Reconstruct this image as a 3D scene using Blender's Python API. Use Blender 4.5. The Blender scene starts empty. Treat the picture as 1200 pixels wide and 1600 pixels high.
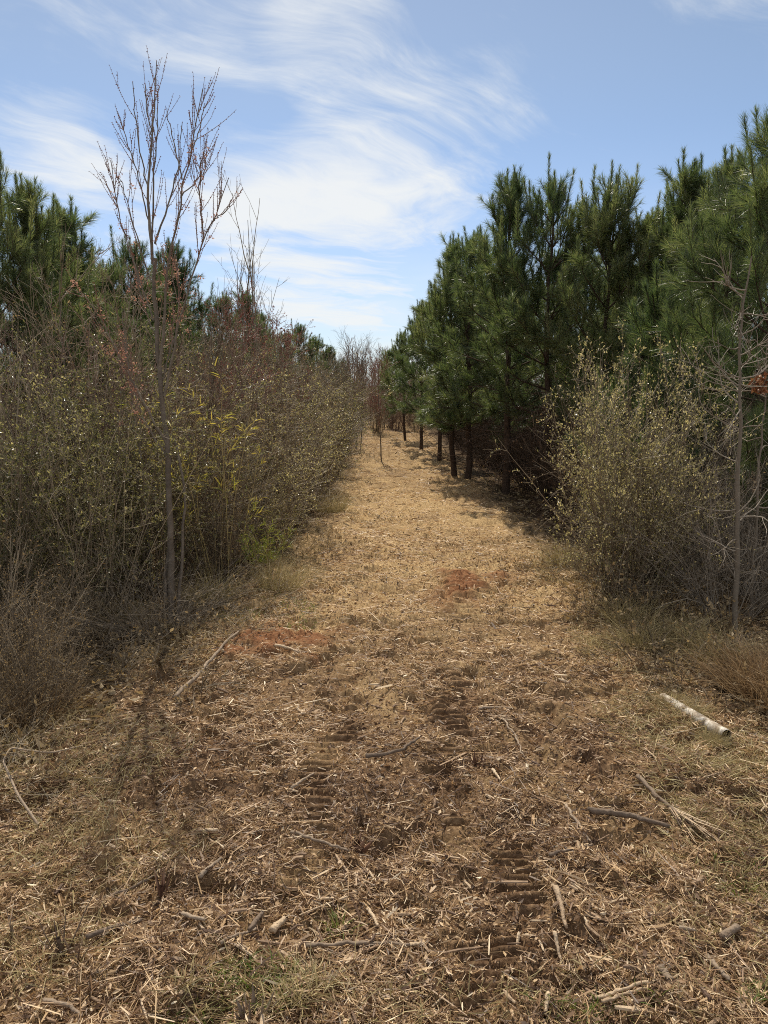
import bpy, math
import numpy as np
from mathutils import Vector

PI = math.pi
sc = bpy.context.scene
COL = sc.collection
CAM_H, PITCH, F = 1.6, math.radians(9.75), 1164.0
CP, SP = math.cos(PITCH), math.sin(PITCH)

# ------------------------------------------------------------------ helpers
def at(px, py, Y):
    """world x, z of the photo point px, py at ground distance Y"""
    v = (800 - py) / F
    d = (0.0, CP + v * SP, -SP + v * CP)
    t = Y / d[1]
    return ((px - 600) / F * t, CAM_H + d[2] * t)

def gnd(px, py):
    v = (800 - py) / F
    dy, dz = CP + v * SP, -SP + v * CP
    t = -CAM_H / dz
    return ((px - 600) / F * t, dy * t)

def nrm(a):
    return a / np.maximum(np.linalg.norm(a, axis=-1, keepdims=True), 1e-9)

def hash2(ix, iy, seed):
    n = (ix.astype(np.int64) * 374761393 + iy.astype(np.int64) * 668265263 + seed * 1442695041) & 0xFFFFFFFF
    n = ((n ^ (n >> 13)) * 1274126177) & 0xFFFFFFFF
    n = n ^ (n >> 16)
    return (n & 0xFFFFFF) / float(0xFFFFFF)

def vnoise(x, y, s, seed=0):
    x = np.asarray(x, float) / s; y = np.asarray(y, float) / s
    ix, iy = np.floor(x), np.floor(y)
    fx, fy = x - ix, y - iy
    fx = fx * fx * (3 - 2 * fx); fy = fy * fy * (3 - 2 * fy)
    a = hash2(ix, iy, seed); b = hash2(ix + 1, iy, seed)
    c = hash2(ix, iy + 1, seed); d = hash2(ix + 1, iy + 1, seed)
    return (a * (1 - fx) + b * fx) * (1 - fy) + (c * (1 - fx) + d * fx) * fy - 0.5

def sstep(a, b, x):
    t = np.clip((x - a) / (b - a), 0, 1)
    return t * t * (3 - 2 * t)

EY = [0, 2, 3.3, 4.9, 6, 8, 13, 21, 45]
EL = [-2.7, -2.2, -1.5, -1.15, -0.98, -0.80, -0.72, -0.66, -0.5]
ER = [3.2, 2.7, 1.85, 1.50, 1.50, 1.62, 1.52, 1.42, 1.4]
def edges(y):
    return np.interp(y, EY, EL), np.interp(y, EY, ER)
def path_mask(x, y):
    l, r = edges(y)
    n = 0.25 * vnoise(x, y, 0.5, 5) + 0.12 * vnoise(x, y, 0.17, 6)
    return sstep(-0.12, 0.15, x - l + n) * sstep(-0.12, 0.15, r - x + n)

# bare clay / soil patches: px, py, half width, half depth (m), strength, kind (0 red clay, 1 dark soil)
PATCH = [(440, 1000, 0.42, 0.34, 1.0, 0), (372, 1022, 0.16, 0.16, 1.0, 0), (515, 985, 0.2, 0.18, 0.6, 0),
         (715, 918, 0.20, 0.48, 1.0, 0), (775, 908, 0.16, 0.26, 0.9, 0), (690, 935, 0.14, 0.3, .6, 0),
         (600, 1225, 0.36, 0.30, 0.8, 1), (700, 1110, 0.14, 0.34, 0.9, 1), (490, 1235, 0.22, 0.30, 0.7, 1),
         (300, 1190, 0.45, 0.35, 0.6, 1), (545, 1115, 0.12, 0.3, 0.7, 1), (800, 1400, 0.14, 0.32, 0.9, 1),
         (770, 1540, 0.28, 0.2, 0.5, 1), (550, 1300, 0.2, 0.1, 0.8, 1), (700, 1225, 0.09, 0.25, .8, 1),
         (385, 1215, .12, .12, .8, 1), (760, 780, .3, .7, .6, 1), (620, 742, .3, .8, .4, 1), (630, 1178, .14, .09, .8, 1)]
PATCHW = [gnd(p[0], p[1]) + p[2:] for p in PATCH]
def patches(x, y):
    red = np.zeros_like(x); soil = np.zeros_like(x)
    w = 0.9 * vnoise(x, y, 0.14, 11) + 0.5 * vnoise(x, y, 0.045, 12)
    for (cx, cy, a, b, s, k) in PATCHW:
        q = np.sqrt(((x - cx) / a) ** 2 + ((y - cy) / b) ** 2) + w * 0.8
        m = s * (1 - sstep(0.40, 1.25, q))
        if k == 0: red = np.maximum(red, m)
        else: soil = np.maximum(soil, m)
    return red, soil

# track prints: px range, py range, period (m), depth (m)
TR = [(684, 730, 1148, 1186, .06, .016), (690, 745, 1290, 1318, .055, .018), (475, 545, 1146, 1192, .06, .008), (425, 500, 1292, 1385, .055, .009), (700, 760, 945, 985, .09, .014), (690, 745, 1020, 1062, .07, .014),
      (678, 738, 1060, 1148, 0.062, 0.040), (688, 722, 1185, 1292, 0.058, 0.030), (460, 524, 1190, 1292, 0.060, 0.016),
      (530, 564, 1080, 1146, 0.060, 0.030), (688, 856, 1440, 1592, 0.042, 0.022), (768, 842, 1310, 1440, 0.046, 0.030),
      (690, 760, 888, 945, 0.09, 0.022), (700, 730, 1190, 1230, 0.06, 0.035)]
TRW = []
for (a, b, c, d, p, h) in TR:
    m = (c + d) / 2
    xa, _ = gnd(a, m); xb, _ = gnd(b, m); _, ya = gnd(600, d); _, yb = gnd(600, c)
    TRW.append((xa, xb, ya, yb, p, h))
def treads(x, y):
    z = np.zeros_like(x); msk = np.zeros_like(x)
    for (xa, xb, ya, yb, p, h) in TRW:
        n = 0.10 * vnoise(x, y, 0.1, 21)
        m = sstep(0, 0.03, x - xa + n) * sstep(0, 0.03, xb - x + n) * sstep(0, 0.06, y - ya + n) * sstep(0, 0.06, yb - y + n)
        m = m * np.clip(0.85 + 1.6 * vnoise(x, y, 0.13, 22) + .8 * vnoise(x, y, .05, 24), 0.1, 1.15)
        wv = np.sin(2 * PI * (y + 0.02 * vnoise(x, y, .09, 23)) / p)
        z += m * h * (-0.5 + 0.95 * np.clip(wv * 1.6, -1, 1)); msk = np.maximum(msk, m)
    return z, msk

def h_low(x, y):
    x = np.asarray(x, float); y = np.asarray(y, float)
    l, r = edges(y)
    bank = -0.10 * sstep(0.0, 0.5, l - x) - 0.03 * sstep(0.0, 0.6, x - r)
    far = 0.10 * sstep(14, 24, y)
    return bank + far + 0.10 * vnoise(x, y, 1.9, 1) * sstep(.5, 4, y) + 0.05 * vnoise(x, y, 0.7, 2)

def h_full(x, y):
    x = np.asarray(x, float); y = np.asarray(y, float)
    z = h_low(x, y)
    red, soil = patches(x, y)
    cl = vnoise(x, y, 0.24, 3)
    t, m = treads(x, y); q = 1 - 0.8 * m
    z = z + 0.045 * cl * q + (0.034 * vnoise(x, y, 0.10, 4) + 0.026 * vnoise(x, y, 0.045, 7) + 0.010 * vnoise(x, y, 0.02, 8)) * q
    pit = sstep(0.10, 0.32, vnoise(x, y, 0.27, 9) + 0.45 * vnoise(x, y, 0.07, 10))
    z = z - 0.042 * pit * q
    z = z + 0.040 * red + 0.03 * red * vnoise(x, y, 0.06, 15)
    return z + t

class Acc:
    def __init__(s): s.V = []; s.F = {}; s.T = []; s.n = 0
    def add(s, V, Fc, tint=0.5):
        V = np.asarray(V, np.float32).reshape(-1, 3); Fc = np.asarray(Fc, np.int64)
        if len(V) == 0: return s
        s.V.append(V); s.F.setdefault(Fc.shape[1], []).append(Fc + s.n)
        t = np.asarray(tint, np.float32)
        s.T.append(np.full(len(V), float(t), np.float32) if t.ndim == 0 else t.reshape(-1)); s.n += len(V)
        return s
    def mesh(s, name, mat, smooth=True):
        me = bpy.data.meshes.new(name)
        V = np.concatenate(s.V)
        loops, totals = [], []
        for k, fs in s.F.items():
            f = np.concatenate(fs); loops.append(f.reshape(-1)); totals.append(np.full(len(f), k))
        loops = np.concatenate(loops).astype(np.int32); totals = np.concatenate(totals)
        starts = np.concatenate([[0], np.cumsum(totals)[:-1]]).astype(np.int32)
        me.vertices.add(len(V)); me.vertices.foreach_set('co', V.reshape(-1))
        me.loops.add(len(loops)); me.loops.foreach_set('vertex_index', loops)
        me.polygons.add(len(starts)); me.polygons.foreach_set('loop_start', starts)
        me.polygons.foreach_set('use_smooth', np.full(len(starts), smooth))
        a = me.attributes.new('tint', 'FLOAT', 'POINT'); a.data.foreach_set('value', np.concatenate(s.T))
        me.update(calc_edges=True); me.materials.append(mat)
        return me

def link(name, data, parent=None):
    o = bpy.data.objects.new(name, data); COL.objects.link(o)
    if parent: o.parent = parent
    return o

def tag(o, label=None, cat=None, group=None, kind=None):
    if label: o['label'] = label
    if cat: o['category'] = cat
    if group: o['group'] = group
    if kind: o['kind'] = kind
    return o

def thing(name, label, cat, x, y, z=None, rot=0.0, scl=1.0, group=None, tilt=(0, 0)):
    o = link(name, None)
    o.location = (x, y, float(h_low(x, y)) - 0.01 if z is None else z)
    o.rotation_euler = (tilt[0], tilt[1], rot)
    o.scale = scl if isinstance(scl, tuple) else (scl,) * 3
    o.empty_display_size = 0.1
    return tag(o, label, cat, group)

def put(kit, *a, **k):
    """a thing whose parts share the meshes of KIT: [(part name, mesh), ...]"""
    t = thing(*a, **k)
    for pn, me in kit: link(pn, me, t)
    return t

# vectorised growth ------------------------------------------------------
def grow(rng, O, D, L, K, wob=0.1, up=0.0, curl=0.0):
    N = len(O); d = nrm(np.asarray(D, float)); P = [np.asarray(O, float)]
    L = np.broadcast_to(np.asarray(L, float), (N,))
    c = rng.normal(0, 1, (N, 3)) * curl
    for k in range(1, K):
        d = nrm(d + rng.normal(0, wob, (N, 3)) + c + np.array([0, 0, 1.0]) * (up if np.ndim(up) == 0 else up[:, None]))
        P.append(P[-1] + d * (L / (K - 1))[:, None])
    return np.stack(P, 1)

def sample(P, idx, t):
    K = P.shape[1]; f = np.clip(t, 0, 0.9999) * (K - 1); i = f.astype(int); f = (f - i)[:, None]
    a = P[idx, i]; b = P[idx, i + 1]
    return a * (1 - f) + b * f, nrm(b - a)

def perp(rng, T):
    r = rng.normal(0, 1, T.shape); r -= (r * T).sum(-1, keepdims=True) * T
    return nrm(r)

def sprout(rng, P, N, t0, t1, ang, L0, L1, K, wob=0.1, up=0.0, w=None, curl=0.0, upward=0.0):
    idx = rng.choice(len(P), N, p=w); t = rng.uniform(t0, t1, N)
    o, T = sample(P, idx, t); q = perp(rng, T); q[:, 2] += upward; q = nrm(q)
    a = np.radians(rng.uniform(ang[0], ang[1], N))[:, None]
    L = rng.uniform(L0, L1, N) * (1.15 - 0.5 * t)
    return grow(rng, o, T * np.cos(a) + q * np.sin(a), L, K, wob, up, curl)

def tubes(acc, P, r0, r1, S=3, tint=0.5, pw=1.0):
    N, K, _ = P.shape
    T = np.empty_like(P); T[:, 1:-1] = P[:, 2:] - P[:, :-2]; T[:, 0] = P[:, 1] - P[:, 0]; T[:, -1] = P[:, -1] - P[:, -2]
    T = nrm(T)
    ref = np.where(np.abs(T[:, :1, 2:3]) > 0.8, np.array([1.0, 0.13, 0]), np.array([0.1, 0.13, 1.0]))
    A = nrm(np.cross(T, np.broadcast_to(ref, T.shape))); B = np.cross(T, A)
    u = np.linspace(0, 1, K)[None, :] ** pw
    r = np.asarray(r0, float).reshape(-1, 1) * (1 - u) + np.asarray(r1, float).reshape(-1, 1) * u
    r = np.broadcast_to(r, (N, K))
    th = np.arange(S) * 2 * PI / S
    V = P[:, :, None] + r[:, :, None, None] * (np.cos(th)[None, None, :, None] * A[:, :, None] + np.sin(th)[None, None, :, None] * B[:, :, None])
    base = (np.arange(N) * K * S)[:, None, None] + (np.arange(K - 1) * S)[None, :, None]
    j = np.arange(S); j2 = (j + 1) % S
    Fc = np.stack([base + j, base + j2, base + j2 + S, base + j + S], -1).reshape(-1, 4)
    tt = np.broadcast_to(np.asarray(tint, float).reshape(-1, 1) if np.ndim(tint) else np.full((N, 1), tint), (N, K * S))
    acc.add(V.reshape(-1, 3), Fc, tt.reshape(-1))
    return acc

def leaves(acc, rng, O, D, L, W, tint, fold=0.25):
    """diamond leaves folded along the midrib"""
    N = len(O); D = nrm(D); q = perp(rng, D); n = np.cross(D, q)
    L = np.broadcast_to(L, (N,))[:, None]; W = np.broadcast_to(W, (N,))[:, None]
    a = O; c = O + D * L
    b = O + D * L * 0.45 + q * W * 0.5 + n * W * fold; d = O + D * L * 0.45 - q * W * 0.5 + n * W * fold
    V = np.stack([a, b, c, d], 1)
    i = np.arange(N)[:, None] * 4
    Fc = np.concatenate([i + [0, 1, 2], i + [0, 2, 3]])
    acc.add(V.reshape(-1, 3), Fc, np.repeat(np.broadcast_to(tint, (N,)), 4))

def blades(acc, O, D, L, W, bend, tint, side):
    """two segment tapering blades: 5 vertices; bend = offset added at the tip"""
    N = len(O); L = np.broadcast_to(L, (N,))[:, None]; W = np.broadcast_to(W, (N,))[:, None]
    m = O + D * L * 0.55 + bend * 0.25; e = O + D * L + bend
    V = np.stack([O - side * W / 2, O + side * W / 2, m + side * W * 0.42, m - side * W * 0.42, e], 1)
    i = np.arange(N)[:, None] * 5
    t = np.repeat(np.broadcast_to(tint, (N,)), 5)
    n0 = acc.n
    acc.add(V.reshape(-1, 3), i + [0, 1, 2, 3], t)
    acc.F.setdefault(3, []).append(i + [3, 2, 4] + n0)

# ------------------------------------------------------------------ materials
def mat(name, stops, rough=0.7, spec=0.3, trans=0.0, tcol=None, bump=0.0, bscale=30.0, objvar=0.0, noise=0.25, nscale=6.0):
    """colour from the per-vertex tint through a ramp, varied by noise and by object"""
    m = bpy.data.materials.new(name); m.use_nodes = True
    nt = m.node_tree; N = nt.nodes; Lk = nt.links; N.clear()
    out = N.new('ShaderNodeOutputMaterial')
    at_ = N.new('ShaderNodeAttribute'); at_.attribute_name = 'tint'
    tc = N.new('ShaderNodeTexCoord')
    nz = N.new('ShaderNodeTexNoise'); nz.inputs['Scale'].default_value = nscale; nz.inputs['Detail'].default_value = 4
    Lk.new(tc.outputs['Object'], nz.inputs['Vector'])
    ma = N.new('ShaderNodeMath'); ma.operation = 'MULTIPLY_ADD'
    Lk.new(nz.outputs['Fac'], ma.inputs[0]); ma.inputs[1].default_value = noise; Lk.new(at_.outputs['Fac'], ma.inputs[2])
    ms = N.new('ShaderNodeMath'); ms.operation = 'SUBTRACT'; Lk.new(ma.outputs[0], ms.inputs[0]); ms.inputs[1].default_value = noise * 0.5
    last = ms.outputs[0]
    if objvar:
        oi = N.new('ShaderNodeObjectInfo'); mo = N.new('ShaderNodeMath'); mo.operation = 'MULTIPLY_ADD'
        Lk.new(oi.outputs['Random'], mo.inputs[0]); mo.inputs[1].default_value = objvar; Lk.new(last, mo.inputs[2])
        mo2 = N.new('ShaderNodeMath'); mo2.operation = 'SUBTRACT'; Lk.new(mo.outputs[0], mo2.inputs[0]); mo2.inputs[1].default_value = objvar / 2
        last = mo2.outputs[0]
    rp = N.new('ShaderNodeValToRGB'); el = rp.color_ramp.elements
    for i, (p, c) in enumerate(stops):
        e = el[i] if i < 2 else el.new(p)
        e.position = p; e.color = (*c, 1)
    Lk.new(last, rp.inputs['Fac'])
    b = N.new('ShaderNodeBsdfPrincipled'); b.inputs['Roughness'].default_value = rough
    b.inputs['Specular IOR Level'].default_value = spec
    Lk.new(rp.outputs['Color'], b.inputs['Base Color'])
    if bump:
        n2 = N.new('ShaderNodeTexNoise'); n2.inputs['Scale'].default_value = bscale; n2.inputs['Detail'].default_value = 5
        Lk.new(tc.outputs['Object'], n2.inputs['Vector'])
        bp = N.new('ShaderNodeBump'); bp.inputs['Strength'].default_value = bump; bp.inputs['Distance'].default_value = 0.02
        Lk.new(n2.outputs['Fac'], bp.inputs['Height']); Lk.new(bp.outputs['Normal'], b.inputs['Normal'])
    sh = b.outputs[0]
    if trans:
        tr = N.new('ShaderNodeBsdfTranslucent')
        mc = N.new('ShaderNodeMix'); mc.data_type = 'RGBA'; mc.blend_type = 'MULTIPLY'; mc.inputs[0].default_value = 1
        Lk.new(rp.outputs['Color'], mc.inputs[6]); mc.inputs[7].default_value = (*(tcol or (1, 1, 1)), 1)
        Lk.new(mc.outputs[2], tr.inputs['Color'])
        mx = N.new('ShaderNodeMixShader'); mx.inputs[0].default_value = trans
        Lk.new(sh, mx.inputs[1]); Lk.new(tr.outputs[0], mx.inputs[2]); sh = mx.outputs[0]
    Lk.new(sh, out.inputs['Surface'])
    return m

M = {}
M['needle'] = mat('pine_needle', [(0, (0.034, 0.060, 0.028)), (0.45, (0.105, 0.140, 0.060)), (0.8, (0.265, 0.270, 0.130)), (1, (0.45, 0.41, 0.23))], 0.34, 0.7, 0.48, (1.3, 1.4, 0.85), objvar=0.3, nscale=1.2, noise=0.45)
M['pinebark'] = mat('pine_bark', [(0, (0.03, 0.022, 0.017)), (0.5, (0.075, 0.052, 0.038)), (1, (0.15, 0.105, 0.08))], 0.9, 0.1, bump=0.9, bscale=25, noise=0.9, nscale=18)
M['deadwood'] = mat('grey_dead_wood', [(0, (0.085, 0.070, 0.052)), (0.5, (0.20, 0.165, 0.125)), (1, (0.40, 0.345, 0.275))], 0.8, 0.2, objvar=0.2, bump=0.3)
M['twig'] = mat('brown_twig', [(0, (0.065, 0.048, 0.032)), (0.5, (0.185, 0.140, 0.090)), (1, (0.46, 0.375, 0.255))], 0.6, 0.35, objvar=0.5)
M['redtwig'] = mat('reddish_twig', [(0, (0.09, 0.050, 0.038)), (0.5, (0.235, 0.145, 0.105)), (1, (0.42, 0.29, 0.21))], 0.6, 0.35, objvar=0.2)
M['maplebark'] = mat('maple_bark', [(0, (0.07, 0.056, 0.044)), (0.5, (0.17, 0.140, 0.108)), (1, (0.33, 0.285, 0.22))], 0.75, 0.25, bump=0.6, noise=0.9, nscale=14)
M['leaf'] = mat('privet_leaf', [(0, (0.062, 0.068, 0.032)), (0.45, (0.165, 0.160, 0.080)), (0.8, (0.36, 0.325, 0.19)), (1, (0.58, 0.51, 0.36))], 0.34, 0.65, 0.50, (1.3, 1.25, 0.75), objvar=0.5)
M['dryleaf'] = mat('dry_leaf', [(0, (0.15, 0.10, 0.05)), (0.5, (0.30, 0.22, 0.12)), (1, (0.46, 0.37, 0.23))], 0.6, 0.35, 0.35, (1.2, 1.1, 0.8), objvar=0.2)
M['cane'] = mat('cane_leaf', [(0, (0.11, 0.15, 0.03)), (0.5, (0.24, 0.27, 0.055)), (1, (0.46, 0.36, 0.13))], 0.45, 0.4, 0.45, (1.3, 1.3, 0.6))
M['bud'] = mat('red_bud', [(0, (0.08, 0.035, 0.028)), (0.5, (0.21, 0.070, 0.056)), (1, (0.36, 0.14, 0.11))], 0.6, 0.3, 0.35)
M['samara'] = mat('pink_blossom', [(0, (0.30, 0.13, 0.09)), (0.5, (0.52, 0.27, 0.19)), (1, (0.68, 0.42, 0.28))], 0.6, 0.3, 0.4)
M['straw'] = mat('straw', [(0, (0.078, 0.042, 0.023)), (0.3, (0.28, 0.168, 0.090)), (0.65, (0.63, 0.44, 0.24)), (1, (0.90, 0.77, 0.55))], 0.5, 0.4, 0.25, (1.1, 1.0, .85), noise=0.3, nscale=1.5)
M['chip'] = mat('split_wood', [(0, (0.12, 0.075, 0.05)), (0.5, (0.33, 0.225, 0.14)), (1, (0.58, 0.45, 0.30))], 0.7, 0.25, bump=0.5, bscale=60, noise=0.5, nscale=25)
M['barkstick'] = mat('stick_bark', [(0, (0.06, 0.042, 0.032)), (0.5, (0.19, 0.14, 0.10)), (1, (0.40, 0.31, 0.22))], 0.8, 0.2, bump=0.5, bscale=50, noise=0.6, nscale=20)
M['drygrass'] = mat('dry_grass', [(0, (0.19, 0.145, 0.07)), (0.5, (0.42, 0.335, 0.155)), (1, (0.60, 0.51, 0.28))], 0.55, 0.35, 0.3)
M['rustgrass'] = mat('rust_grass', [(0, (0.15, 0.09, 0.045)), (0.5, (0.29, 0.185, 0.090)), (1, (0.40, 0.29, 0.16))], 0.6, 0.3, 0.3)
M['greengrass'] = mat('green_grass', [(0, (0.07, 0.13, 0.025)), (0.5, (0.15, 0.22, 0.05)), (1, (0.34, 0.33, 0.13))], 0.5, 0.35, 0.35, (1.3, 1.3, 0.7))
M['redstub'] = mat('red_brown_stub', [(0, (0.06, 0.032, 0.022)), (0.5, (0.17, 0.092, 0.060)), (1, (0.36, 0.22, 0.14))], 0.8, 0.2, bump=0.5)
M['rustleaf'] = mat('rust_leaf', [(0, (0.13, 0.05, 0.022)), (0.5, (0.27, 0.105, 0.042)), (1, (0.40, 0.20, 0.09))], 0.6, 0.3, 0.25)

M['shadetwig'] = mat('shade_tinted_twig', [(0, (0.025, 0.017, 0.012)), (0.5, (0.065, 0.044, 0.030)), (1, (0.15, 0.105, 0.072))], 0.75, 0.2, objvar=0.2)  # twig tones darkened to stand in for the shade under the pines
M['shadeleaf'] = mat('shade_tinted_dead_leaf', [(0, (0.04, 0.022, 0.013)), (0.5, (0.10, 0.058, 0.034)), (1, (0.20, 0.125, 0.075))], 0.7, 0.2, 0.2, objvar=0.2)  # dead leaf tones with the same pine shade put into the colour

def pipe_mat():
    m = mat('weathered_pipe', [(0, (0.14, 0.095, 0.06)), (0.36, (0.30, 0.235, 0.165)), (0.55, (0.58, 0.52, 0.43)), (1, (0.76, 0.72, 0.64))], 0.6, 0.35, bump=0.4, noise=1.5, nscale=26)
    return m
M['pipe'] = pipe_mat()
M['bore'] = mat('shade_dark_bore', [(0, (0.012, 0.009, 0.007)), (1, (0.05, 0.035, 0.025))], 0.95, 0.05)  # inner wall coloured near black to stand for the shade inside the pipe

def ground_mat():
    m = bpy.data.materials.new('mulched_soil'); m.use_nodes = True
    nt = m.node_tree; N = nt.nodes; Lk = nt.links
    b = N['Principled BSDF']; b.inputs['Roughness'].default_value = 0.95; b.inputs['Specular IOR Level'].default_value = 0.08
    tc = N.new('ShaderNodeTexCoord')
    def attr(n):
        a = N.new('ShaderNodeAttribute'); a.attribute_name = n; return a.outputs['Fac']
    def noise(scale, det=6, rough=0.6, vec=None):
        n = N.new('ShaderNodeTexNoise'); n.inputs['Scale'].default_value = scale; n.inputs['Detail'].default_value = det
        n.inputs['Roughness'].default_value = rough; Lk.new(vec or tc.outputs['Object'], n.inputs['Vector']); return n.outputs['Fac']
    def ramp(f, stops):
        r = N.new('ShaderNodeValToRGB'); e = r.color_ramp.elements
        for i, (p, c) in enumerate(stops):
            q = e[i] if i < 2 else e.new(p)
            q.position = p; q.color = (*c, 1)
        Lk.new(f, r.inputs['Fac']); return r.outputs['Color']
    def mix(f, a, c):
        x = N.new('ShaderNodeMix'); x.data_type = 'RGBA'
        if isinstance(f, float): x.inputs[0].default_value = f
        else: Lk.new(f, x.inputs[0])
        Lk.new(a, x.inputs[6]); Lk.new(c, x.inputs[7]); return x.outputs[2]
    soil = ramp(noise(38, 8, .7), [(0.25, (0.032, 0.018, 0.010)), (0.5, (0.145, 0.086, 0.049)), (0.72, (0.36, 0.235, 0.138))])
    mp = N.new('ShaderNodeMapping'); mp.inputs['Scale'].default_value = (1, .35, 1); Lk.new(tc.outputs['Object'], mp.inputs['Vector'])
    straw = ramp(noise(60, 7, .75, mp.outputs[0]), [(0.3, (0.14, 0.085, 0.042)), (0.5, (0.42, 0.285, 0.14)), (0.7, (0.68, 0.51, 0.28))])
    c = mix(attr('dry'), soil, straw)
    red = ramp(noise(30, 8, .7), [(0.25, (0.085, 0.040, 0.020)), (0.5, (0.25, 0.115, 0.055)), (0.75, (0.42, 0.25, 0.13))])
    c = mix(attr('red'), c, red)
    lit = ramp(noise(45, 8, .75), [(0.3, (0.050, 0.034, 0.020)), (0.52, (0.15, 0.105, 0.062)), (0.74, (0.34, 0.26, 0.16))])
    c = mix(attr('brush'), c, lit)
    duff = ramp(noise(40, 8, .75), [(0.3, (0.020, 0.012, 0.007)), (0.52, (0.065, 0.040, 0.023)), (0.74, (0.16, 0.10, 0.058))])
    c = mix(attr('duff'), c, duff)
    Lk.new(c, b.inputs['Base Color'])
    bp = N.new('ShaderNodeBump'); bp.inputs['Strength'].default_value = 0.9; bp.inputs['Distance'].default_value = 0.015
    Lk.new(noise(55, 9, .75), bp.inputs['Height']); Lk.new(bp.outputs['Normal'], b.inputs['Normal'])
    return m

# ------------------------------------------------------------------ ground
def ground():
    def axis(lo, a, b, hi, d0, g):
        v = list(np.arange(a, b, d0)); x = b; d = d0
        while x < hi: v.append(x); d *= g; x += d
        v.append(hi); x = a; d = d0; lowv = []
        while True:
            d *= g; x -= d
            if x < lo: break
            lowv.append(x)
        lowv.append(lo)
        return np.array(lowv[::-1] + v)
    X = axis(-400, -2.2, 2.6, 400, 0.014, 1.06)
    Y = axis(-60, 1.4, 4.0, 700, 0.0085, 1.010)
    gx, gy = np.meshgrid(X, Y); x = gx.ravel(); y = gy.ravel()
    near = (np.abs(x) < 30) & (y < 60) & (y > -10)
    z = np.where(near, h_full(x, y), 0.0)
    fade = sstep(60, 40, y) * sstep(30, 15, np.abs(x)) * sstep(-8, 0, y)
    z = z * fade
    W = len(X); H = len(Y)
    i = (np.arange(H - 1)[:, None] * W + np.arange(W - 1)[None, :]).reshape(-1)
    a = Acc(); a.add(np.stack([x, y, z], 1), np.stack([i, i + 1, i + W + 1, i + W], 1))
    me = a.mesh('ground', ground_mat())
    red, soil = patches(x, y); pm = path_mask(x, y)
    dry = np.clip(0.25 + 0.65 * sstep(3.2, 5.5, y) + 0.5 * vnoise(x, y, .6, 31) + .5 * vnoise(x, y, 0.15, 32), 0, 1) * (1 - 0.85 * soil)
    dry = np.where(y > 11, dry * np.interp(y, [11, 20], [1, .75]), dry)
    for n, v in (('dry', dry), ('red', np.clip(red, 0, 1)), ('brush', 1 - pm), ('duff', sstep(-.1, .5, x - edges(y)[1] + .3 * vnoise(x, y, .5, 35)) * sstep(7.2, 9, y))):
        at_ = me.attributes.new(n, 'FLOAT', 'POINT'); at_.data.foreach_set('value', v.astype(np.float32))
    tag(link('ground', me), kind='structure')
ground()

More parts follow.
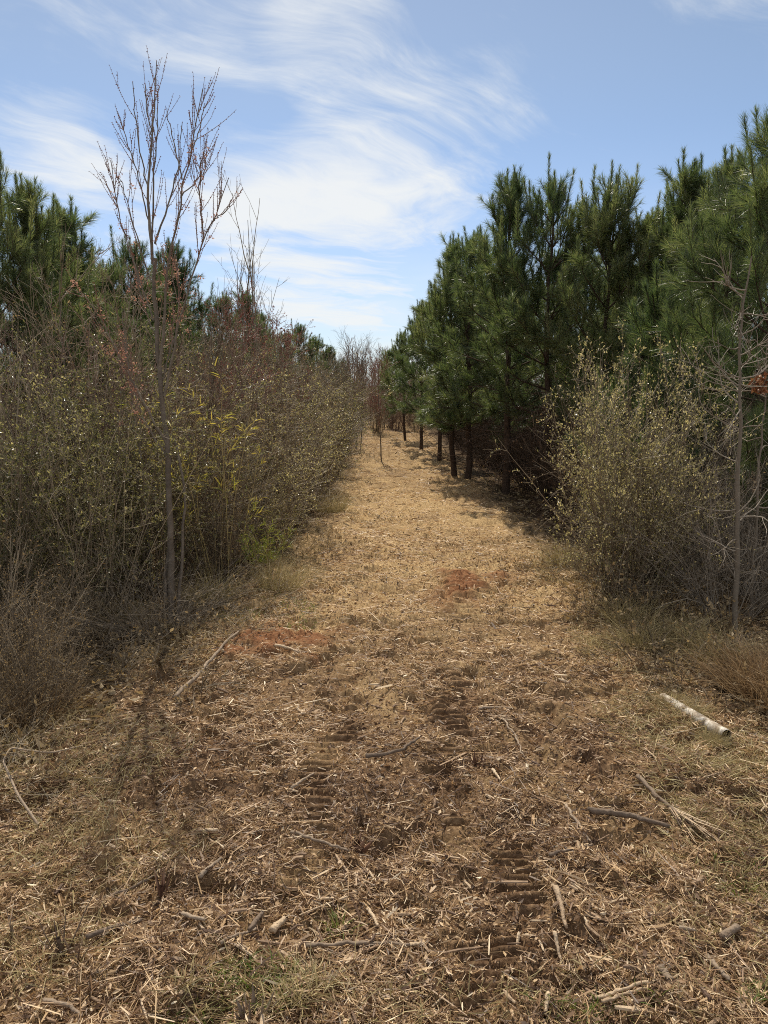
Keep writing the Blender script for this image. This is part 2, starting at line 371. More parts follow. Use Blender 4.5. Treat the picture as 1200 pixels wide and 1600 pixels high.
# ------------------------------------------------------------------ ground litter (uncountable)
def litter():
    rng = np.random.default_rng(7)
    a = Acc(); N = 430000
    d = np.exp(rng.uniform(np.log(1.25), np.log(24), N))
    x = rng.uniform(-1, 1, N) * (0.60 * d + 0.4); y = d
    red, soil = patches(x, y); pm = path_mask(x, y); _, tm = treads(x, y)
    clump = np.clip(0.62 + 1.2 * vnoise(x, y, 0.25, 41) + 0.9 * vnoise(x, y, 0.08, 42), 0.06, 1)
    keep = rng.random(N) < clump * (1 - 0.72 * red) * (1 - 0.62 * soil) * (1 - 0.65 * tm) * (0.35 + 0.65 * pm)
    x, y, d, pm, soil = x[keep], y[keep], d[keep], pm[keep], soil[keep]; N = len(x)
    big = rng.random(N)
    L = rng.gamma(1.5, 0.014, N) + 0.008; L = np.where(big > 0.96, L * 3.3, L); L = np.minimum(L, 0.28) * (1 + d / 22)
    Wd = rng.gamma(3.0, 0.00052, N) + .0006; Wd = Wd * (1 + d / 7) * np.where(rng.random(N) > .93, 1.8, 1)
    az = rng.uniform(0, 2 * PI, N) + 0.0
    dx, dy = np.cos(az), np.sin(az)
    tilt = rng.normal(0, 0.09, N)
    zc = h_full(x, y); off = rng.gamma(1.5, 0.005, N) + 0.003
    def pt(s):
        px_, py_ = x + dx * L * s, y + dy * L * s
        return np.stack([px_, py_, 0.5 * zc + 0.5 * h_low(px_, py_) + 0.5 * (zc - h_low(x, y)) + off + tilt * L * s], 1)
    A, C, B = pt(-0.5), pt(0.0), pt(0.5)
    C = C + np.stack([-dy, dx, 0.4 + 0 * dx], 1) * (rng.normal(0, 0.035, N) * L)[:, None]
    zA = h_full(A[:, 0], A[:, 1]); zB = h_full(B[:, 0], B[:, 1])
    A[:, 2] = np.maximum(A[:, 2], zA + .002); B[:, 2] = np.maximum(B[:, 2], zB + .002); C[:, 2] = np.maximum(C[:, 2], zc + .004)
    roll = rng.uniform(-1.2, 1.2, N)
    S = np.stack([-dy * np.cos(roll), dx * np.cos(roll), np.sin(roll)], 1) * (Wd / 2)[:, None]
    V = np.stack([A - S * .6, A + S * .6, C + S, C - S, B + S * .5, B - S * .5], 1)
    i = np.arange(N)[:, None] * 6
    base = 0.36 + 0.21 * sstep(3.3, 5.5, y) * sstep(16, 9, y) - 0.22 * soil - 0.08 * (1 - pm)
    t = np.clip(base + rng.normal(0, 0.25, N) + .25 * vnoise(x, y, .5, 43), 0, 1)
    a.add(V.reshape(-1, 3), np.concatenate([i + [0, 1, 2, 3], i + [3, 2, 4, 5]]), np.repeat(t, 6))
    tag(link('straw_litter', a.mesh('straw_litter', M['straw'], False)), 'shredded straw and twig litter covering the cleared trail', 'litter', kind='stuff')

    # crumbs: tiny shreds pressed over the bare soil
    a = Acc(); N = 150000
    d = np.exp(rng.uniform(np.log(1.4), np.log(8), N)); x = rng.uniform(-1, 1, N) * (0.58 * d + .3); y = d
    red, soil = patches(x, y); k = rng.random(N) < (1 - .55 * red) * (1 - .5 * treads(x, y)[1]); x, y, d, red = x[k], y[k], d[k], red[k]; N = len(x)
    O = np.stack([x, y, h_full(x, y) + .0015 + rng.gamma(1.2, .0018, N)], 1)
    D = nrm(np.stack([rng.normal(0, 1, N), rng.normal(0, 1, N), rng.normal(0, .3, N)], 1))
    L = (rng.gamma(1.6, .0045, N) + .004) * (1 + d / 9)
    leaves(a, rng, O, D, np.minimum(L, .03), np.minimum(L, .03) * rng.uniform(.18, .6, N), np.clip(rng.normal(.36, .27, N) - .1 * red, 0, 1), .15)
    tag(link('crumb_litter', a.mesh('crumb_litter', M['straw'], False)), 'fine crumbs of bark and straw pressed into the soil', 'litter', kind='stuff')

    # chips: little split prisms
    a = Acc(); N = 6000
    d = np.exp(rng.uniform(np.log(1.3), np.log(11), N)); x = rng.uniform(-1, 1, N) * (0.6 * d + .3); y = d
    pm = path_mask(x, y); red, soil = patches(x, y)
    k = rng.random(N) < np.clip(pm, .15, 1) * (1 - .7 * red) * (1 - .6 * soil) * np.clip(0.7 + 1.5 * vnoise(x, y, .4, 44), .1, 1)
    x, y = x[k], y[k]; N = len(x)
    L = np.minimum(rng.gamma(1.6, 0.017, N) + 0.014, .13); w = np.minimum(rng.gamma(2.2, 0.0022, N) + .002, L * .35); w = np.minimum(np.where(rng.random(N) > .96, w * 2.3, w), .013)
    az = rng.uniform(0, 2 * PI, N); dr = np.stack([np.cos(az), np.sin(az), rng.normal(0, .15, N)], 1); dr = nrm(dr)
    zc = h_full(x, y) + w * .45 + rng.uniform(0, .012, N)
    O = np.stack([x, y, zc], 1); s = nrm(np.cross(dr, np.array([0, 0, 1.0]) + rng.normal(0, .3, (N, 3)))); u = np.cross(s, dr)
    vs = []
    for e, q in ((-.5, .75), (-.1, 1.0), (.35, .95), (.5, .35)):
        jit = s * (rng.normal(0, .12, N) * w)[:, None]
        c = O + dr * (L * e)[:, None] + jit
        for (p, r_) in ((-1, -.4), (1, -.45), (.7, .5), (-.6, .4)):
            vs.append(c + s * (w * .5 * p * q)[:, None] + u * (w * .55 * r_ * q)[:, None])
    V = np.stack(vs, 1); i = np.arange(N)[:, None] * 16; fc = []
    for r_ in range(3):
        for j in range(4):
            fc.append(i + [r_ * 4 + j, r_ * 4 + (j + 1) % 4, r_ * 4 + 4 + (j + 1) % 4, r_ * 4 + 4 + j])
    fc.append(i + [3, 2, 1, 0]); fc.append(i + [12, 13, 14, 15])
    a.add(V.reshape(-1, 3), np.concatenate(fc), np.repeat(np.clip(np.where(rng.random(N) < .35, rng.normal(.12, .1, N), rng.normal(.62, .22, N)), 0, 1), 16))
    tag(link('chip_litter', a.mesh('chip_litter', M['chip'], False)), 'pale splintered wood chips scattered over the trail', 'wood chips', kind='stuff')

    # dead leaves and stalks under the brush
    a = Acc(); N = 42000
    d = np.exp(rng.uniform(np.log(2.0), np.log(16), N)); x = rng.uniform(-1, 1, N) * (0.62 * d + .6); y = d
    k = rng.random(N) < np.clip(1.0 - path_mask(x, y), 0.0, 1); x, y, d = x[k], y[k], d[k]; N = len(x)
    O = np.stack([x, y, h_full(x, y) + .006 + rng.gamma(1.3, .008, N)], 1)
    D = nrm(np.stack([rng.normal(0, 1, N), rng.normal(0, 1, N), rng.normal(0, .35, N)], 1))
    leaves(a, rng, O, D, rng.uniform(.03, .075, N) * (1 + d / 30), rng.uniform(.014, .035, N), np.clip(rng.normal(.55, .28, N), 0, 1), .3)
    tag(link('leaf_litter', a.mesh('leaf_litter', M['dryleaf'], False)), 'dull dead leaves lying under the brush beside the trail', 'leaf litter', kind='stuff')
litter()

def grass_patch(name, label, m, spots, seed, H, W, lay, cat, n=None):
    """loose ground cover blades; spots: x, y, rx, ry, count"""
    rng = np.random.default_rng(seed); a = Acc()
    for (cx, cy, rx, ry, cnt) in spots:
        r = np.sqrt(rng.random(cnt)); th = rng.uniform(0, 2 * PI, cnt)
        x = cx + rx * r * np.cos(th); y = cy + ry * r * np.sin(th)
        k = rng.random(cnt) < np.clip(.7 + 1.3 * vnoise(x, y, .18, seed), .1, 1); x, y = x[k], y[k]; N = len(x)
        O = np.stack([x, y, h_full(x, y)], 1)
        D = nrm(np.stack([rng.normal(0, lay, N), rng.normal(0, lay, N), np.abs(rng.normal(.9, .3, N))], 1))
        L = rng.uniform(.4, 1.1, N) * H
        b = np.stack([rng.normal(0, .3, N) * L, rng.normal(0, .3, N) * L, -np.abs(rng.normal(.25, .15, N)) * L], 1)
        s = perp(rng, D)
        blades(a, O, D, L, rng.uniform(.6, 1.3, N) * W, b, np.clip(rng.normal(.5, .25, N), 0, 1), s)
    return tag(link(name, a.mesh(name, m, False)), label, cat, kind='stuff')

g = gnd
grass_patch('dry_grass', 'matted yellow dry grass beside the white pipe', M['drygrass'],
            [g(1090, 1150) + (.42, .35, 2200), g(1160, 1240) + (.4, .3, 1800), g(1020, 1110) + (.3, .3, 1200), g(1180, 1330) + (.3, .3, 1200),
             g(1000, 1020) + (.35, .4, 1200), g(1120, 1400) + (.3, .25, 700)], 61, .105, .0034, 1.7, 'grass')
grass_patch('pale_grass', 'thin pale grass at the lower edge of the trail and verge', M['drygrass'],
            [g(400, 1550) + (.22, .10, 900), g(620, 1570) + (.3, .1, 250), g(1000, 1560) + (.4, .12, 450), g(250, 1000) + (.6, .5, 1500),
             g(120, 1170) + (.5, .4, 2000), g(150, 1320) + (.4, .25, 900), g(450, 900) + (.3, .7, 1500), g(470, 850) + (.25, 1, 1200), g(60, 1480) + (.2, .15, 500),
             g(880, 900) + (.25, .8, 1200), g(960, 990) + (.3, .35, 1200), g(520, 780) + (.2, 2, 900), g(545, 735) + (.2, 3, 900), g(1100, 1000) + (.5, .5, 1800)], 62, .12, .003, 1.0, 'grass')
grass_patch('green_grass', 'fresh green grass blades among the mulch', M['greengrass'],
            [g(400, 1530) + (.13, .06, 260), g(360, 1580) + (.2, .05, 200), g(465, 960) + (.15, .4, 380), g(430, 930) + (.15, .3, 350), g(1190, 1560) + (.06, .05, 160),
             g(930, 1575) + (.18, .04, 160), g(1150, 1360) + (.15, .1, 180), g(380, 960) + (.2, .2, 250)], 63, .07, .003, .7, 'grass')

# ------------------------------------------------------------------ plant kits
def pine_kit(seed, H=4.5, rad=1.25, low=0.9, multi=0, dens=400, nl=(0.10, 0.17), bare=8, rise=1.0, wmul=1.0):
    rng = np.random.default_rng(seed)
    tr = Acc(); br = Acc(); nd = Acc()
    K = 16
    z = np.linspace(0, H, K); wx = np.cumsum(rng.normal(0, .018, K)); wy = np.cumsum(rng.normal(0, .018, K)); wx[0] = wy[0] = 0
    T = np.stack([wx, wy, z], 1)[None]
    tubes(tr, T, .066, .007, 9, .45)
    zs = []; h = low
    while h < H - .25: zs.append(h); h += rng.uniform(.24, .40)
    O, D, L, U = [], [], [], []
    a0 = 0
    for h in zs:
        f = (h - low) / (H - low)
        n = rng.integers(4, 7); a0 += 1.1
        for j in range(n):
            az = a0 + j * 2 * PI / n + rng.normal(0, .25)
            ln = rad * (np.interp(f, [0, .15, .4, .75, 1], [.8, 1, .95, .55, .22])) * rng.uniform(.7, 1.15)
            el = math.radians(np.interp(f, [0, .4, .8, 1], [8, 28, 48, 66]) * rise + rng.normal(0, 6))
            p, _ = sample(T, np.array([0]), np.array([h / H])); O.append(p[0])
            D.append((math.cos(az) * math.cos(el), math.sin(az) * math.cos(el), math.sin(el))); L.append(ln); U.append(.02 + .06 * f)
    if multi:
        for j in range(multi):
            az = rng.uniform(0, 2 * PI); el = math.radians(rng.uniform(58, 74)); p, _ = sample(T, np.array([0]), np.array([rng.uniform(.72, .82)]))
            O.append(p[0]); D.append((math.cos(az) * math.cos(el), math.sin(az) * math.cos(el), math.sin(el))); L.append(rng.uniform(.8, 1.05)); U.append(.08)
    O, D, L, U = np.array(O), np.array(D), np.array(L), np.array(U)
    P1 = grow(rng, O, D, L, 8, .07, U)
    tubes(br, P1, .007 + .007 * L / rad, .004, 5, .5)
    shoots = [P1[:, 3:]]
    w = L / L.sum()
    n2 = int(L.sum() * 6.5)
    P2 = sprout(rng, P1, n2, .22, .98, (32, 58), .22, .50, 5, .08, .10, w, upward=.35)
    tubes(br, P2, .0055, .003, 4, .5)
    n3 = int(n2 * .8)
    P3 = sprout(rng, P2, n3, .35, .95, (28, 50), .14, .28, 4, .08, .12, upward=.4)
    tubes(br, P3, .004, .0028, 3, .5)
    # leader and candles round it
    top = T[0, -1]
    P4 = grow(rng, np.repeat(T[0, -3][None] * .45 + top[None] * .55, 7, 0), np.concatenate([[[0, 0, 1]], np.stack([np.cos(np.arange(6)) * .38, np.sin(np.arange(6)) * .38, np.ones(6)], 1)]), np.r_[.55, rng.uniform(.28, .42, 6)], 5, .03, .05)
    tubes(br, P4, .007, .004, 4, .5)
    # upright candles on the upper limb ends
    up_ = P1[:, -1, 2] > H * .52; tip = P1[up_, -1]; tg = nrm(P1[up_, -1] - P1[up_, -2])
    tip = np.concatenate([tip, tip - tg * .16, tip - tg * .3]); tg = np.concatenate([tg, tg, tg]); kc = rng.random(len(tip)) < .8; tip = tip[kc]; tg = tg[kc]
    P7 = grow(rng, tip, tg * .35 + np.array([0, 0, 1.0]) + rng.normal(0, .12, tip.shape), rng.uniform(.22, .46, len(tip)), 5, .03, .06)
    tubes(br, P7, .0055, .0035, 4, .5)
    # dead lower limbs
    nb = bare * 3
    zb = rng.uniform(.25, low + .5, nb); az = rng.uniform(0, 2 * PI, nb)
    P5 = grow(rng, np.stack([0 * zb, 0 * zb, zb], 1), np.stack([np.cos(az), np.sin(az), rng.normal(.05, .2, nb)], 1), rng.uniform(.4, 1.1, nb), 6, .12, -.02)
    tubes(br, P5, .008, .003, 4, .75)
    P6 = sprout(rng, P5, nb * 3, .3, .95, (30, 60), .15, .4, 4, .12, 0)
    tubes(br, P6, .004, .002, 3, .75)
    # needles
    for P, t0, dn in ((P1[:, 4:], 0.0, dens), (P2, .12, dens), (P3, 0.05, dens), (P4, .0, dens * 1.5), (P7, .0, dens * 1.25)):
        narrow = P is P4 or P is P7
        seg = np.linalg.norm(P[:, 1:] - P[:, :-1], axis=-1).sum(1)
        cnt = np.maximum((seg * dn * (1 - t0)).astype(int), 12); idx = np.repeat(np.arange(len(P)), cnt); N = len(idx)
        t = rng.uniform(t0, 1, N) ** .85
        o, Tn = sample(P, idx, t)
        q = perp(rng, Tn); ang = np.radians(rng.normal(34 if narrow else 44, 9 if narrow else 13, N) - 14 * t)[:, None]
        d = nrm(Tn * np.cos(ang) + q * np.sin(ang))
        ln = rng.uniform(nl[0], nl[1], N) * (1.0 - .25 * (t > .92)) * (.72 if narrow else 1.0)
        bend = np.stack([np.zeros(N), np.zeros(N), -rng.uniform(.05, .26, N) * ln], 1) + Tn * (ln * .08)[:, None]
        hz = np.clip(o[:, 2] / H, 0, 1)
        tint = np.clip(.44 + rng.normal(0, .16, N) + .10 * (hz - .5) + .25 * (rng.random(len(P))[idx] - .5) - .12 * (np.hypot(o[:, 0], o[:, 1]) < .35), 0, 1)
        blades(nd, o, d, ln, rng.uniform(.0028, .0044, N) * wmul, bend, tint, perp(rng, d))
    return [('trunk', tr.mesh('pine_trunk', M['pinebark'])), ('branching', br.mesh('pine_branching', M['pinebark'])), ('needles', nd.mesh('pine_needles', M['needle'], False))]

def shrub_kit(seed, H=2.2, sp=.62, nst=60, ntw=420, nlf=5200, ls=.026, leafmat='leaf', twmat='twig', arch=0.0, lt=.5, r0=.007, base=.22, tw=(.2, .5), ltw=(.08, .22), fine=1.0):
    rng = np.random.default_rng(seed); st = Acc(); lf = Acc()
    th = rng.uniform(0, 2 * PI, nst); r = np.sqrt(rng.random(nst)) * base
    O = np.stack([r * np.cos(th), r * np.sin(th), -.02 + 0 * r], 1)
    out = rng.uniform(0, 1, nst) * sp / H * 1.5
    th2 = th + rng.normal(0, .5, nst)
    D = np.stack([np.cos(th2) * out, np.sin(th2) * out, np.ones(nst)], 1)
    L = H * rng.uniform(.5, 1.08, nst)
    P = grow(rng, O, D, L, 9, .07, -arch, .02)
    tubes(st, P, rng.uniform(.45, 1.1, nst) * r0, .0018, 4, np.clip(rng.normal(.5, .2, nst), 0, 1))
    P2 = sprout(rng, P, ntw, .12, 1, (25, 62), tw[0], tw[1], 5, .13, .02, curl=.03)
    tubes(st, P2, .0023 * fine, .0011 * fine, 3, np.clip(rng.normal(.5, .22, ntw), 0, 1))
    n3 = int(ntw * 2.4)
    P3 = sprout(rng, P2, n3, .1, 1, (25, 65), ltw[0], ltw[1], 4, .14, .02)
    tubes(st, P3, .0015 * fine, .0008 * fine, 3, np.clip(rng.normal(.55, .22, n3), 0, 1))
    kit = [('stem_tangle', st.mesh('shrub_stems', M[twmat]))]
    if nlf:
        for Q, n in ((P2, int(nlf * .35)), (P3, int(nlf * .65))):
            idx = rng.integers(0, len(Q), n); o, T = sample(Q, idx, rng.uniform(.1, 1, n))
            q = perp(rng, T); d = nrm(T * .55 + q + np.array([0, 0, .25]))
            cl = rng.random(len(Q))[idx]
            leaves(lf, rng, o, d, rng.uniform(.6, 1.25, n) * ls, rng.uniform(.4, .62, n) * ls, np.clip(lt + rng.normal(0, .17, n) + .25 * (cl - .5), 0, 1))
        kit.append(('foliage', lf.mesh('shrub_foliage', M[leafmat], False)))
    return kit

def sapling_kit(seed, H=3.0, nbr=14, ntw=90, twmat='twig', buds=0, ang=(22, 42), r=.02, low=.3, budmat='bud', budsize=.012, lean=.05, up=.06):
    rng = np.random.default_rng(seed); tr = Acc(); tw = Acc()
    T = grow(rng, np.zeros((1, 3)), [[rng.normal(0, lean), rng.normal(0, lean), 1]], H, 14, .03, .02)
    tubes(tr, T, r, .003, 7, .5)
    P = sprout(rng, T, nbr, low, .95, ang, H * .22, H * .48, 8, .06, up)
    tubes(tw, P, .0065 * H / 3, .0022, 4, .5)
    A = np.concatenate([P, T[:, ::2][:, :7].repeat(1, 0)]) if False else P
    P2 = sprout(rng, A, ntw, .2, 1, (20, 45), H * .08, H * .2, 5, .07, up)
    tubes(tw, P2, .0032 * H / 3, .0014, 3, .55)
    P3 = sprout(rng, P2, int(ntw * 1.5), .2, 1, (20, 50), H * .03, H * .09, 3, .08, up)
    tubes(tw, P3, .002, .0012, 3, .6)
    kit = [('trunk', tr.mesh('sapling_trunk', M['maplebark' if buds else 'deadwood' if twmat == 'deadwood' else 'maplebark'])), ('branching', tw.mesh('sapling_twigs', M[twmat]))]
    if buds:
        b = Acc(); n = buds
        for Q, k in ((P2, n // 2), (P3, n - n // 2)):
            o, Tn = sample(Q, rng.integers(0, len(Q), k), rng.uniform(.2, 1, k)); d = nrm(Tn * .4 + perp(rng, Tn))
            leaves(b, rng, o, d, rng.uniform(.7, 1.6, k) * budsize, rng.uniform(.5, .9, k) * budsize, np.clip(rng.normal(.55, .25, k), 0, 1), .4)
        kit.append(('buds', b.mesh('sapling_buds', M[budmat], False)))
    return kit

def tuft_kit(seed, H=.5, n=420, sp=.16, m='drygrass', W=.004, lean=.45):
    rng = np.random.default_rng(seed); a = Acc()
    th = rng.uniform(0, 2 * PI, n); r = np.sqrt(rng.random(n)) * sp
    O = np.stack([r * np.cos(th), r * np.sin(th), -.01 + 0 * r], 1)
    D = nrm(np.stack([np.cos(th) * r / sp * lean + rng.normal(0, .42, n), np.sin(th) * r / sp * lean + rng.normal(0, .42, n), np.ones(n)], 1))
    L = H * rng.uniform(.35, 1.1, n)
    b = np.stack([D[:, 0] * L * .3 + rng.normal(0, .25, n) * L, D[:, 1] * L * .3 + rng.normal(0, .25, n) * L, -rng.uniform(.05, .5, n) * L], 1)
    blades(a, O, D, L, rng.uniform(.6, 1.3, n) * W, b, np.clip(rng.normal(.5, .24, n), 0, 1), perp(rng, D))
    return a.mesh('grass_tuft', M[m], False)

def cane_kit(seed, H=1.9, nst=16, nlf=420, lt=.4, sp=.35):
    rng = np.random.default_rng(seed); st = Acc(); lf = Acc()
    th = rng.uniform(0, 2 * PI, nst); r = rng.random(nst) * sp * .6
    O = np.stack([r * np.cos(th), r * np.sin(th), 0 * r], 1)
    D = np.stack([np.cos(th) * .14, np.sin(th) * .14, np.ones(nst)], 1) + rng.normal(0, .06, (nst, 3))
    P = grow(rng, O, D, H * rng.uniform(.6, 1.05, nst), 9, .04, -.01)
    tubes(st, P, .006, .0025, 5, .6)
    P2 = sprout(rng, P, nst * 9, .45, 1, (25, 55), .10, .30, 4, .08, .03)
    tubes(st, P2, .0022, .0012, 3, .65)
    idx = rng.integers(0, len(P2), nlf); o, T = sample(P2, idx, rng.uniform(.3, 1, nlf))
    d = nrm(T * .9 + perp(rng, T) * .7); L = rng.uniform(.07, .14, nlf)
    b = np.stack([0 * L, 0 * L, -rng.uniform(.1, .5, nlf) * L], 1)
    blades(lf, o, d, L, rng.uniform(.006, .011, nlf), b, np.clip(lt + rng.normal(0, .2, nlf) + .35 * (o[:, 2] / H - .5), 0, 1), perp(rng, d))
    return [('stem_tangle', st.mesh('cane_stems', M['drygrass'])), ('foliage', lf.mesh('cane_leaves', M['cane'], False))]

KP = [pine_kit(101, 4.5, 1.25, 1.3), pine_kit(102, 4.5, 1.15, 1.0, multi=2), pine_kit(103, 4.5, 1.1, 1.3, rise=1.2), pine_kit(104, 4.5, 1.3, 1.4, multi=4, dens=360),
      pine_kit(105, 4.5, 1.0, 1.05, rise=1.15)]
KPN = pine_kit(106, 4.5, 1.35, .7, dens=520, nl=(.13, .20), wmul=.7)          # the one close to the camera
KPY = pine_kit(107, 2.2, .55, .25, dens=420, nl=(.11, .17), bare=1)           # young pine
KPL = pine_kit(108, 4.5, 1.15, .35, bare=3)                                   # clothed to the ground
KS = [shrub_kit(201, nlf=9000, ntw=520, ls=.029), shrub_kit(202, sp=.7, nst=75, nlf=9500, ntw=560, ls=.028), shrub_kit(203, sp=.55, lt=.42, nlf=11000, ntw=560, ls=.029), shrub_kit(204, sp=.75, lt=.62, nlf=8500, ntw=520, ls=.027)]
KB = [shrub_kit(301, nlf=2200, ntw=620, leafmat='dryleaf', arch=.05, sp=.8), shrub_kit(302, nlf=3000, ntw=700, leafmat='dryleaf', sp=.7, ls=.022),
      shrub_kit(303, nlf=1500, ntw=600, twmat='redtwig', leafmat='dryleaf', sp=.6), shrub_kit(304, nlf=4200, ntw=620, leafmat='leaf', lt=.68, sp=.75, arch=.03, ls=.022)]
KTALL = [shrub_kit(306, H=2.2, sp=.5, nst=34, ntw=420, nlf=260, twmat='redtwig', leafmat='dryleaf', r0=.008), shrub_kit(307, H=2.2, sp=.6, nst=28, ntw=380, nlf=200, twmat='redtwig', leafmat='dryleaf', r0=.009, ltw=(.12, .32))]
KUND = [shrub_kit(308, H=1.4, sp=.8, nst=60, ntw=520, nlf=1500, leafmat='shadeleaf', twmat='shadetwig', tw=(.25, .6)), shrub_kit(309, H=1.4, sp=.7, nst=50, ntw=480, nlf=1000, leafmat='shadeleaf', twmat='shadetwig', tw=(.25, .6))]
KBIG = shrub_kit(205, H=1.95, sp=.85, nst=130, ntw=1300, nlf=19000, ls=.024, lt=.58, base=.30)
KG = shrub_kit(305, H=1.9, sp=1.5, nst=70, ntw=520, nlf=350, leafmat='dryleaf', twmat='deadwood', arch=.09, base=.3, r0=.006, tw=(.3, .75))
KSAP = [sapling_kit(401, H=3), sapling_kit(402, H=3, nbr=10, ang=(14, 28)), sapling_kit(403, H=3, nbr=18)]
KWHIP = [sapling_kit(411, H=3, nbr=7, ntw=24, ang=(8, 16), r=.012), sapling_kit(412, H=3, nbr=5, ntw=14, ang=(8, 18), r=.010)]
KRED = [sapling_kit(421, H=2.6, nbr=16, ntw=130, twmat='redtwig', buds=3200, ang=(20, 38), budsize=.017), sapling_kit(422, H=2.6, nbr=12, ntw=90, twmat='redtwig', buds=2000, budsize=.017)]
KCLUMP = shrub_kit(501, H=.7, sp=.42, nst=110, ntw=1000, nlf=5200, ls=.013, leafmat='dryleaf', twmat='twig', lt=.4, base=.2, r0=.0024, tw=(.1, .25), ltw=(.04, .12), fine=.55)

KTANG = [shrub_kit(511 + i, H=.32, sp=.7, nst=46, ntw=200, nlf=620, ls=.034, leafmat='dryleaf', twmat='twig', lt=.55, base=.34, r0=.0042, tw=(.10, .34), ltw=(.04, .16), fine=.8, arch=.12) for i in range(2)]

# ------------------------------------------------------------------ pines
rr = np.random.default_rng(900)
def pine(px, Y, top, kit, label, H=4.5, group='pines of the plantation', rot=None, name='pine_tree', wide=1.0):
    x, z = at(px, top, Y); s = (z + .02) / (H + .38)
    return put(kit, name, label, 'pine tree', x, Y, rot=rr.uniform(0, 6.28) if rot is None else rot, scl=(s * wide, s * wide, s), group=group)

pine(1245, 6.3, 150, KPN, 'large long-needled pine reaching over the bleached dead sapling from the edge of the view', wide=1.1)
pine(1160, 8.2, 235, KP[2], 'dark spire-topped pine just behind the large long-needled one')
pine(1078, 9.0, 246, KP[4], 'narrow pine with one dense pointed spire, above the yellowish young pine')
pine(1010, 9.6, 312, KP[1], 'shorter pine filling the dip between two taller spires')
pine(945, 9.8, 262, KP[3], 'open-topped pine with several upright candles and sky between its limbs', wide=.95)
pine(868, 10.5, 256, KP[0], 'tall dense pine over the round privet with a forked candle top')
pine(805, 11.0, 262, KP[2], 'tall pine with a single thin leader standing highest on the trail edge')
pine(738, 12.7, 350, KP[1], 'pine with twin dark bare trunks at the shaded trail edge', wide=1.05)
pine(716, 13.1, 372, KP[4], 'slim pine whose trunk stands close beside the paired trunk at the trail edge')
pine(690, 15.8, 443, KP[0], 'broad pale green pine with low boughs drooping over the trail')
pine(660, 18.0, 476, KP[2], 'mid-height pine where the pine row slopes down towards the sky gap')
pine(634, 21.0, 520, KP[3], 'small far pine, second from the end of the tall row')
pine(612, 25.0, 545, KP[1], 'last small pine of the tall row, against the pale horizon')
DEEP = 'dark pine deep inside the tall stand, mostly hidden by the trees before it'
for i in range(26):
    Y = rr.uniform(8.5, 32); x = 2.5 + rr.uniform(0.0, 1.0) ** 1.5 * 5.0
    if x < 3.4 and Y < 11: x += 1.2
    x0 = (x) / Y
    s = rr.uniform(.82, .98) * (4.15 / 4.5)
    put(KP[i % 5], 'pine_tree', DEEP, 'pine tree', x, Y, rot=rr.uniform(0, 6.28), scl=s, group='pines deep inside the tall stand')
x, z = at(1030, 478, 7.0)
put(KPY, 'young_pine', 'yellowish young pine rising just behind the round privet', 'pine tree', x, 7.0, scl=z / 2.2)

pine(-30, 7.4, 195, KP[2], 'tall pine cut by the frame behind the privet thicket', wide=.8)
pine(48, 8.0, 262, KP[2], 'pine with two upright tips behind the thicket, next to the frame', wide=.95)
pine(105, 9.2, 298, KP[4], 'rounded pine with dark pointed top above the leafy thicket', wide=1.25)
pine(160, 10.2, 385, KPL, 'low wide pine shoulder behind the thicket before the budding maple')
pine(205, 11.2, 352, KP[0], 'pine whose top stands behind the tall budding maple')
pine(276, 13.0, 366, KP[2], 'pine seen between the forks of the budding maple')
pine(338, 15.2, 446, KPL, 'yellow-green pine just beyond the budding maple')
pine(378, 17.5, 446, KP[4], 'thin dark pine below the bare whips')
pine(408, 20.0, 480, KPL, 'small yellow-green pine over the red-budded shrubs')
pine(440, 21.5, 512, KPL, 'pale green pine sloping down behind the brush')
pine(468, 24.0, 502, KP[0], 'rounded dark pine standing alone above the far brush')
pine(492, 27.0, 522, KP[1], 'small pine half hidden beside the rounded dark pine')
pine(516, 31.0, 540, KP[2], 'little pointed pine near the sky gap on the brushy side')
pine(538, 37.0, 562, KP[4], 'tiny last pine on the brushy side of the trail')
DEEPL = 'pine standing behind the brush thicket, mostly hidden by the pines before it'
for i in range(26):
    Y = rr.uniform(8.5, 19) if i > 15 else rr.uniform(9, 40); x = -4.3 - rr.uniform(0, 1.2) if i > 15 else -4.6 - rr.uniform(0, 5)
    put(KP[(i + 2) % 5], 'pine_tree', DEEPL, 'pine tree', x, Y, rot=rr.uniform(0, 6.28), scl=rr.uniform(.72, .84), group='pines behind the brush thicket')

# ------------------------------------------------------------------ brush on the maple side
def shrub(kit, x, y, h, label, H=2.2, cat='shrub', name='privet_shrub', group='shrubs of the thicket', wide=1.0, tilt=(0, 0)):
    s = h / H
    return put(kit, name, label, cat, x, y, rot=rr.uniform(0, 6.28), scl=(s * wide, s * wide, s), group=group, tilt=tilt)
P_, B_ = 'privet_shrub', 'twiggy_shrub'
shrub(KS[2], -2.55, 4.75, 1.75, 'low dense privet with silvery leaves above the brown dry clump')
shrub(KS[0], -2.05, 5.05, 1.75, 'leafy privet between the silvery privet and the budding maple')
shrub(KS[1], -1.78, 5.6, 1.85, 'olive privet directly behind the budding maple trunk')
shrub(KS[3], -2.75, 5.55, 2.0, 'tall light green privet with sunlit yellow leaves near the frame')
shrub(KS[0], -2.25, 6.25, 2.1, 'tall privet under the leaning diagonal stem of the maple')
shrub(KS[1], -3.35, 5.3, 2.1, 'privet cut by the frame beside the light green privet')
shrub(KB[0], -1.35, 5.9, 1.35, 'bare grey twiggy shrub between the maple and the cane', name=B_)
shrub(KB[1], -1.55, 6.6, 1.9, 'brown twiggy shrub behind the yellowed cane', name=B_)
shrub(KS[3], -1.15, 7.1, 1.6, 'straw coloured privet arching over the green cane')
shrub(KB[3], -1.75, 7.6, 2.15, 'tall tan twiggy shrub with few pale leaves above the cane', name=B_)
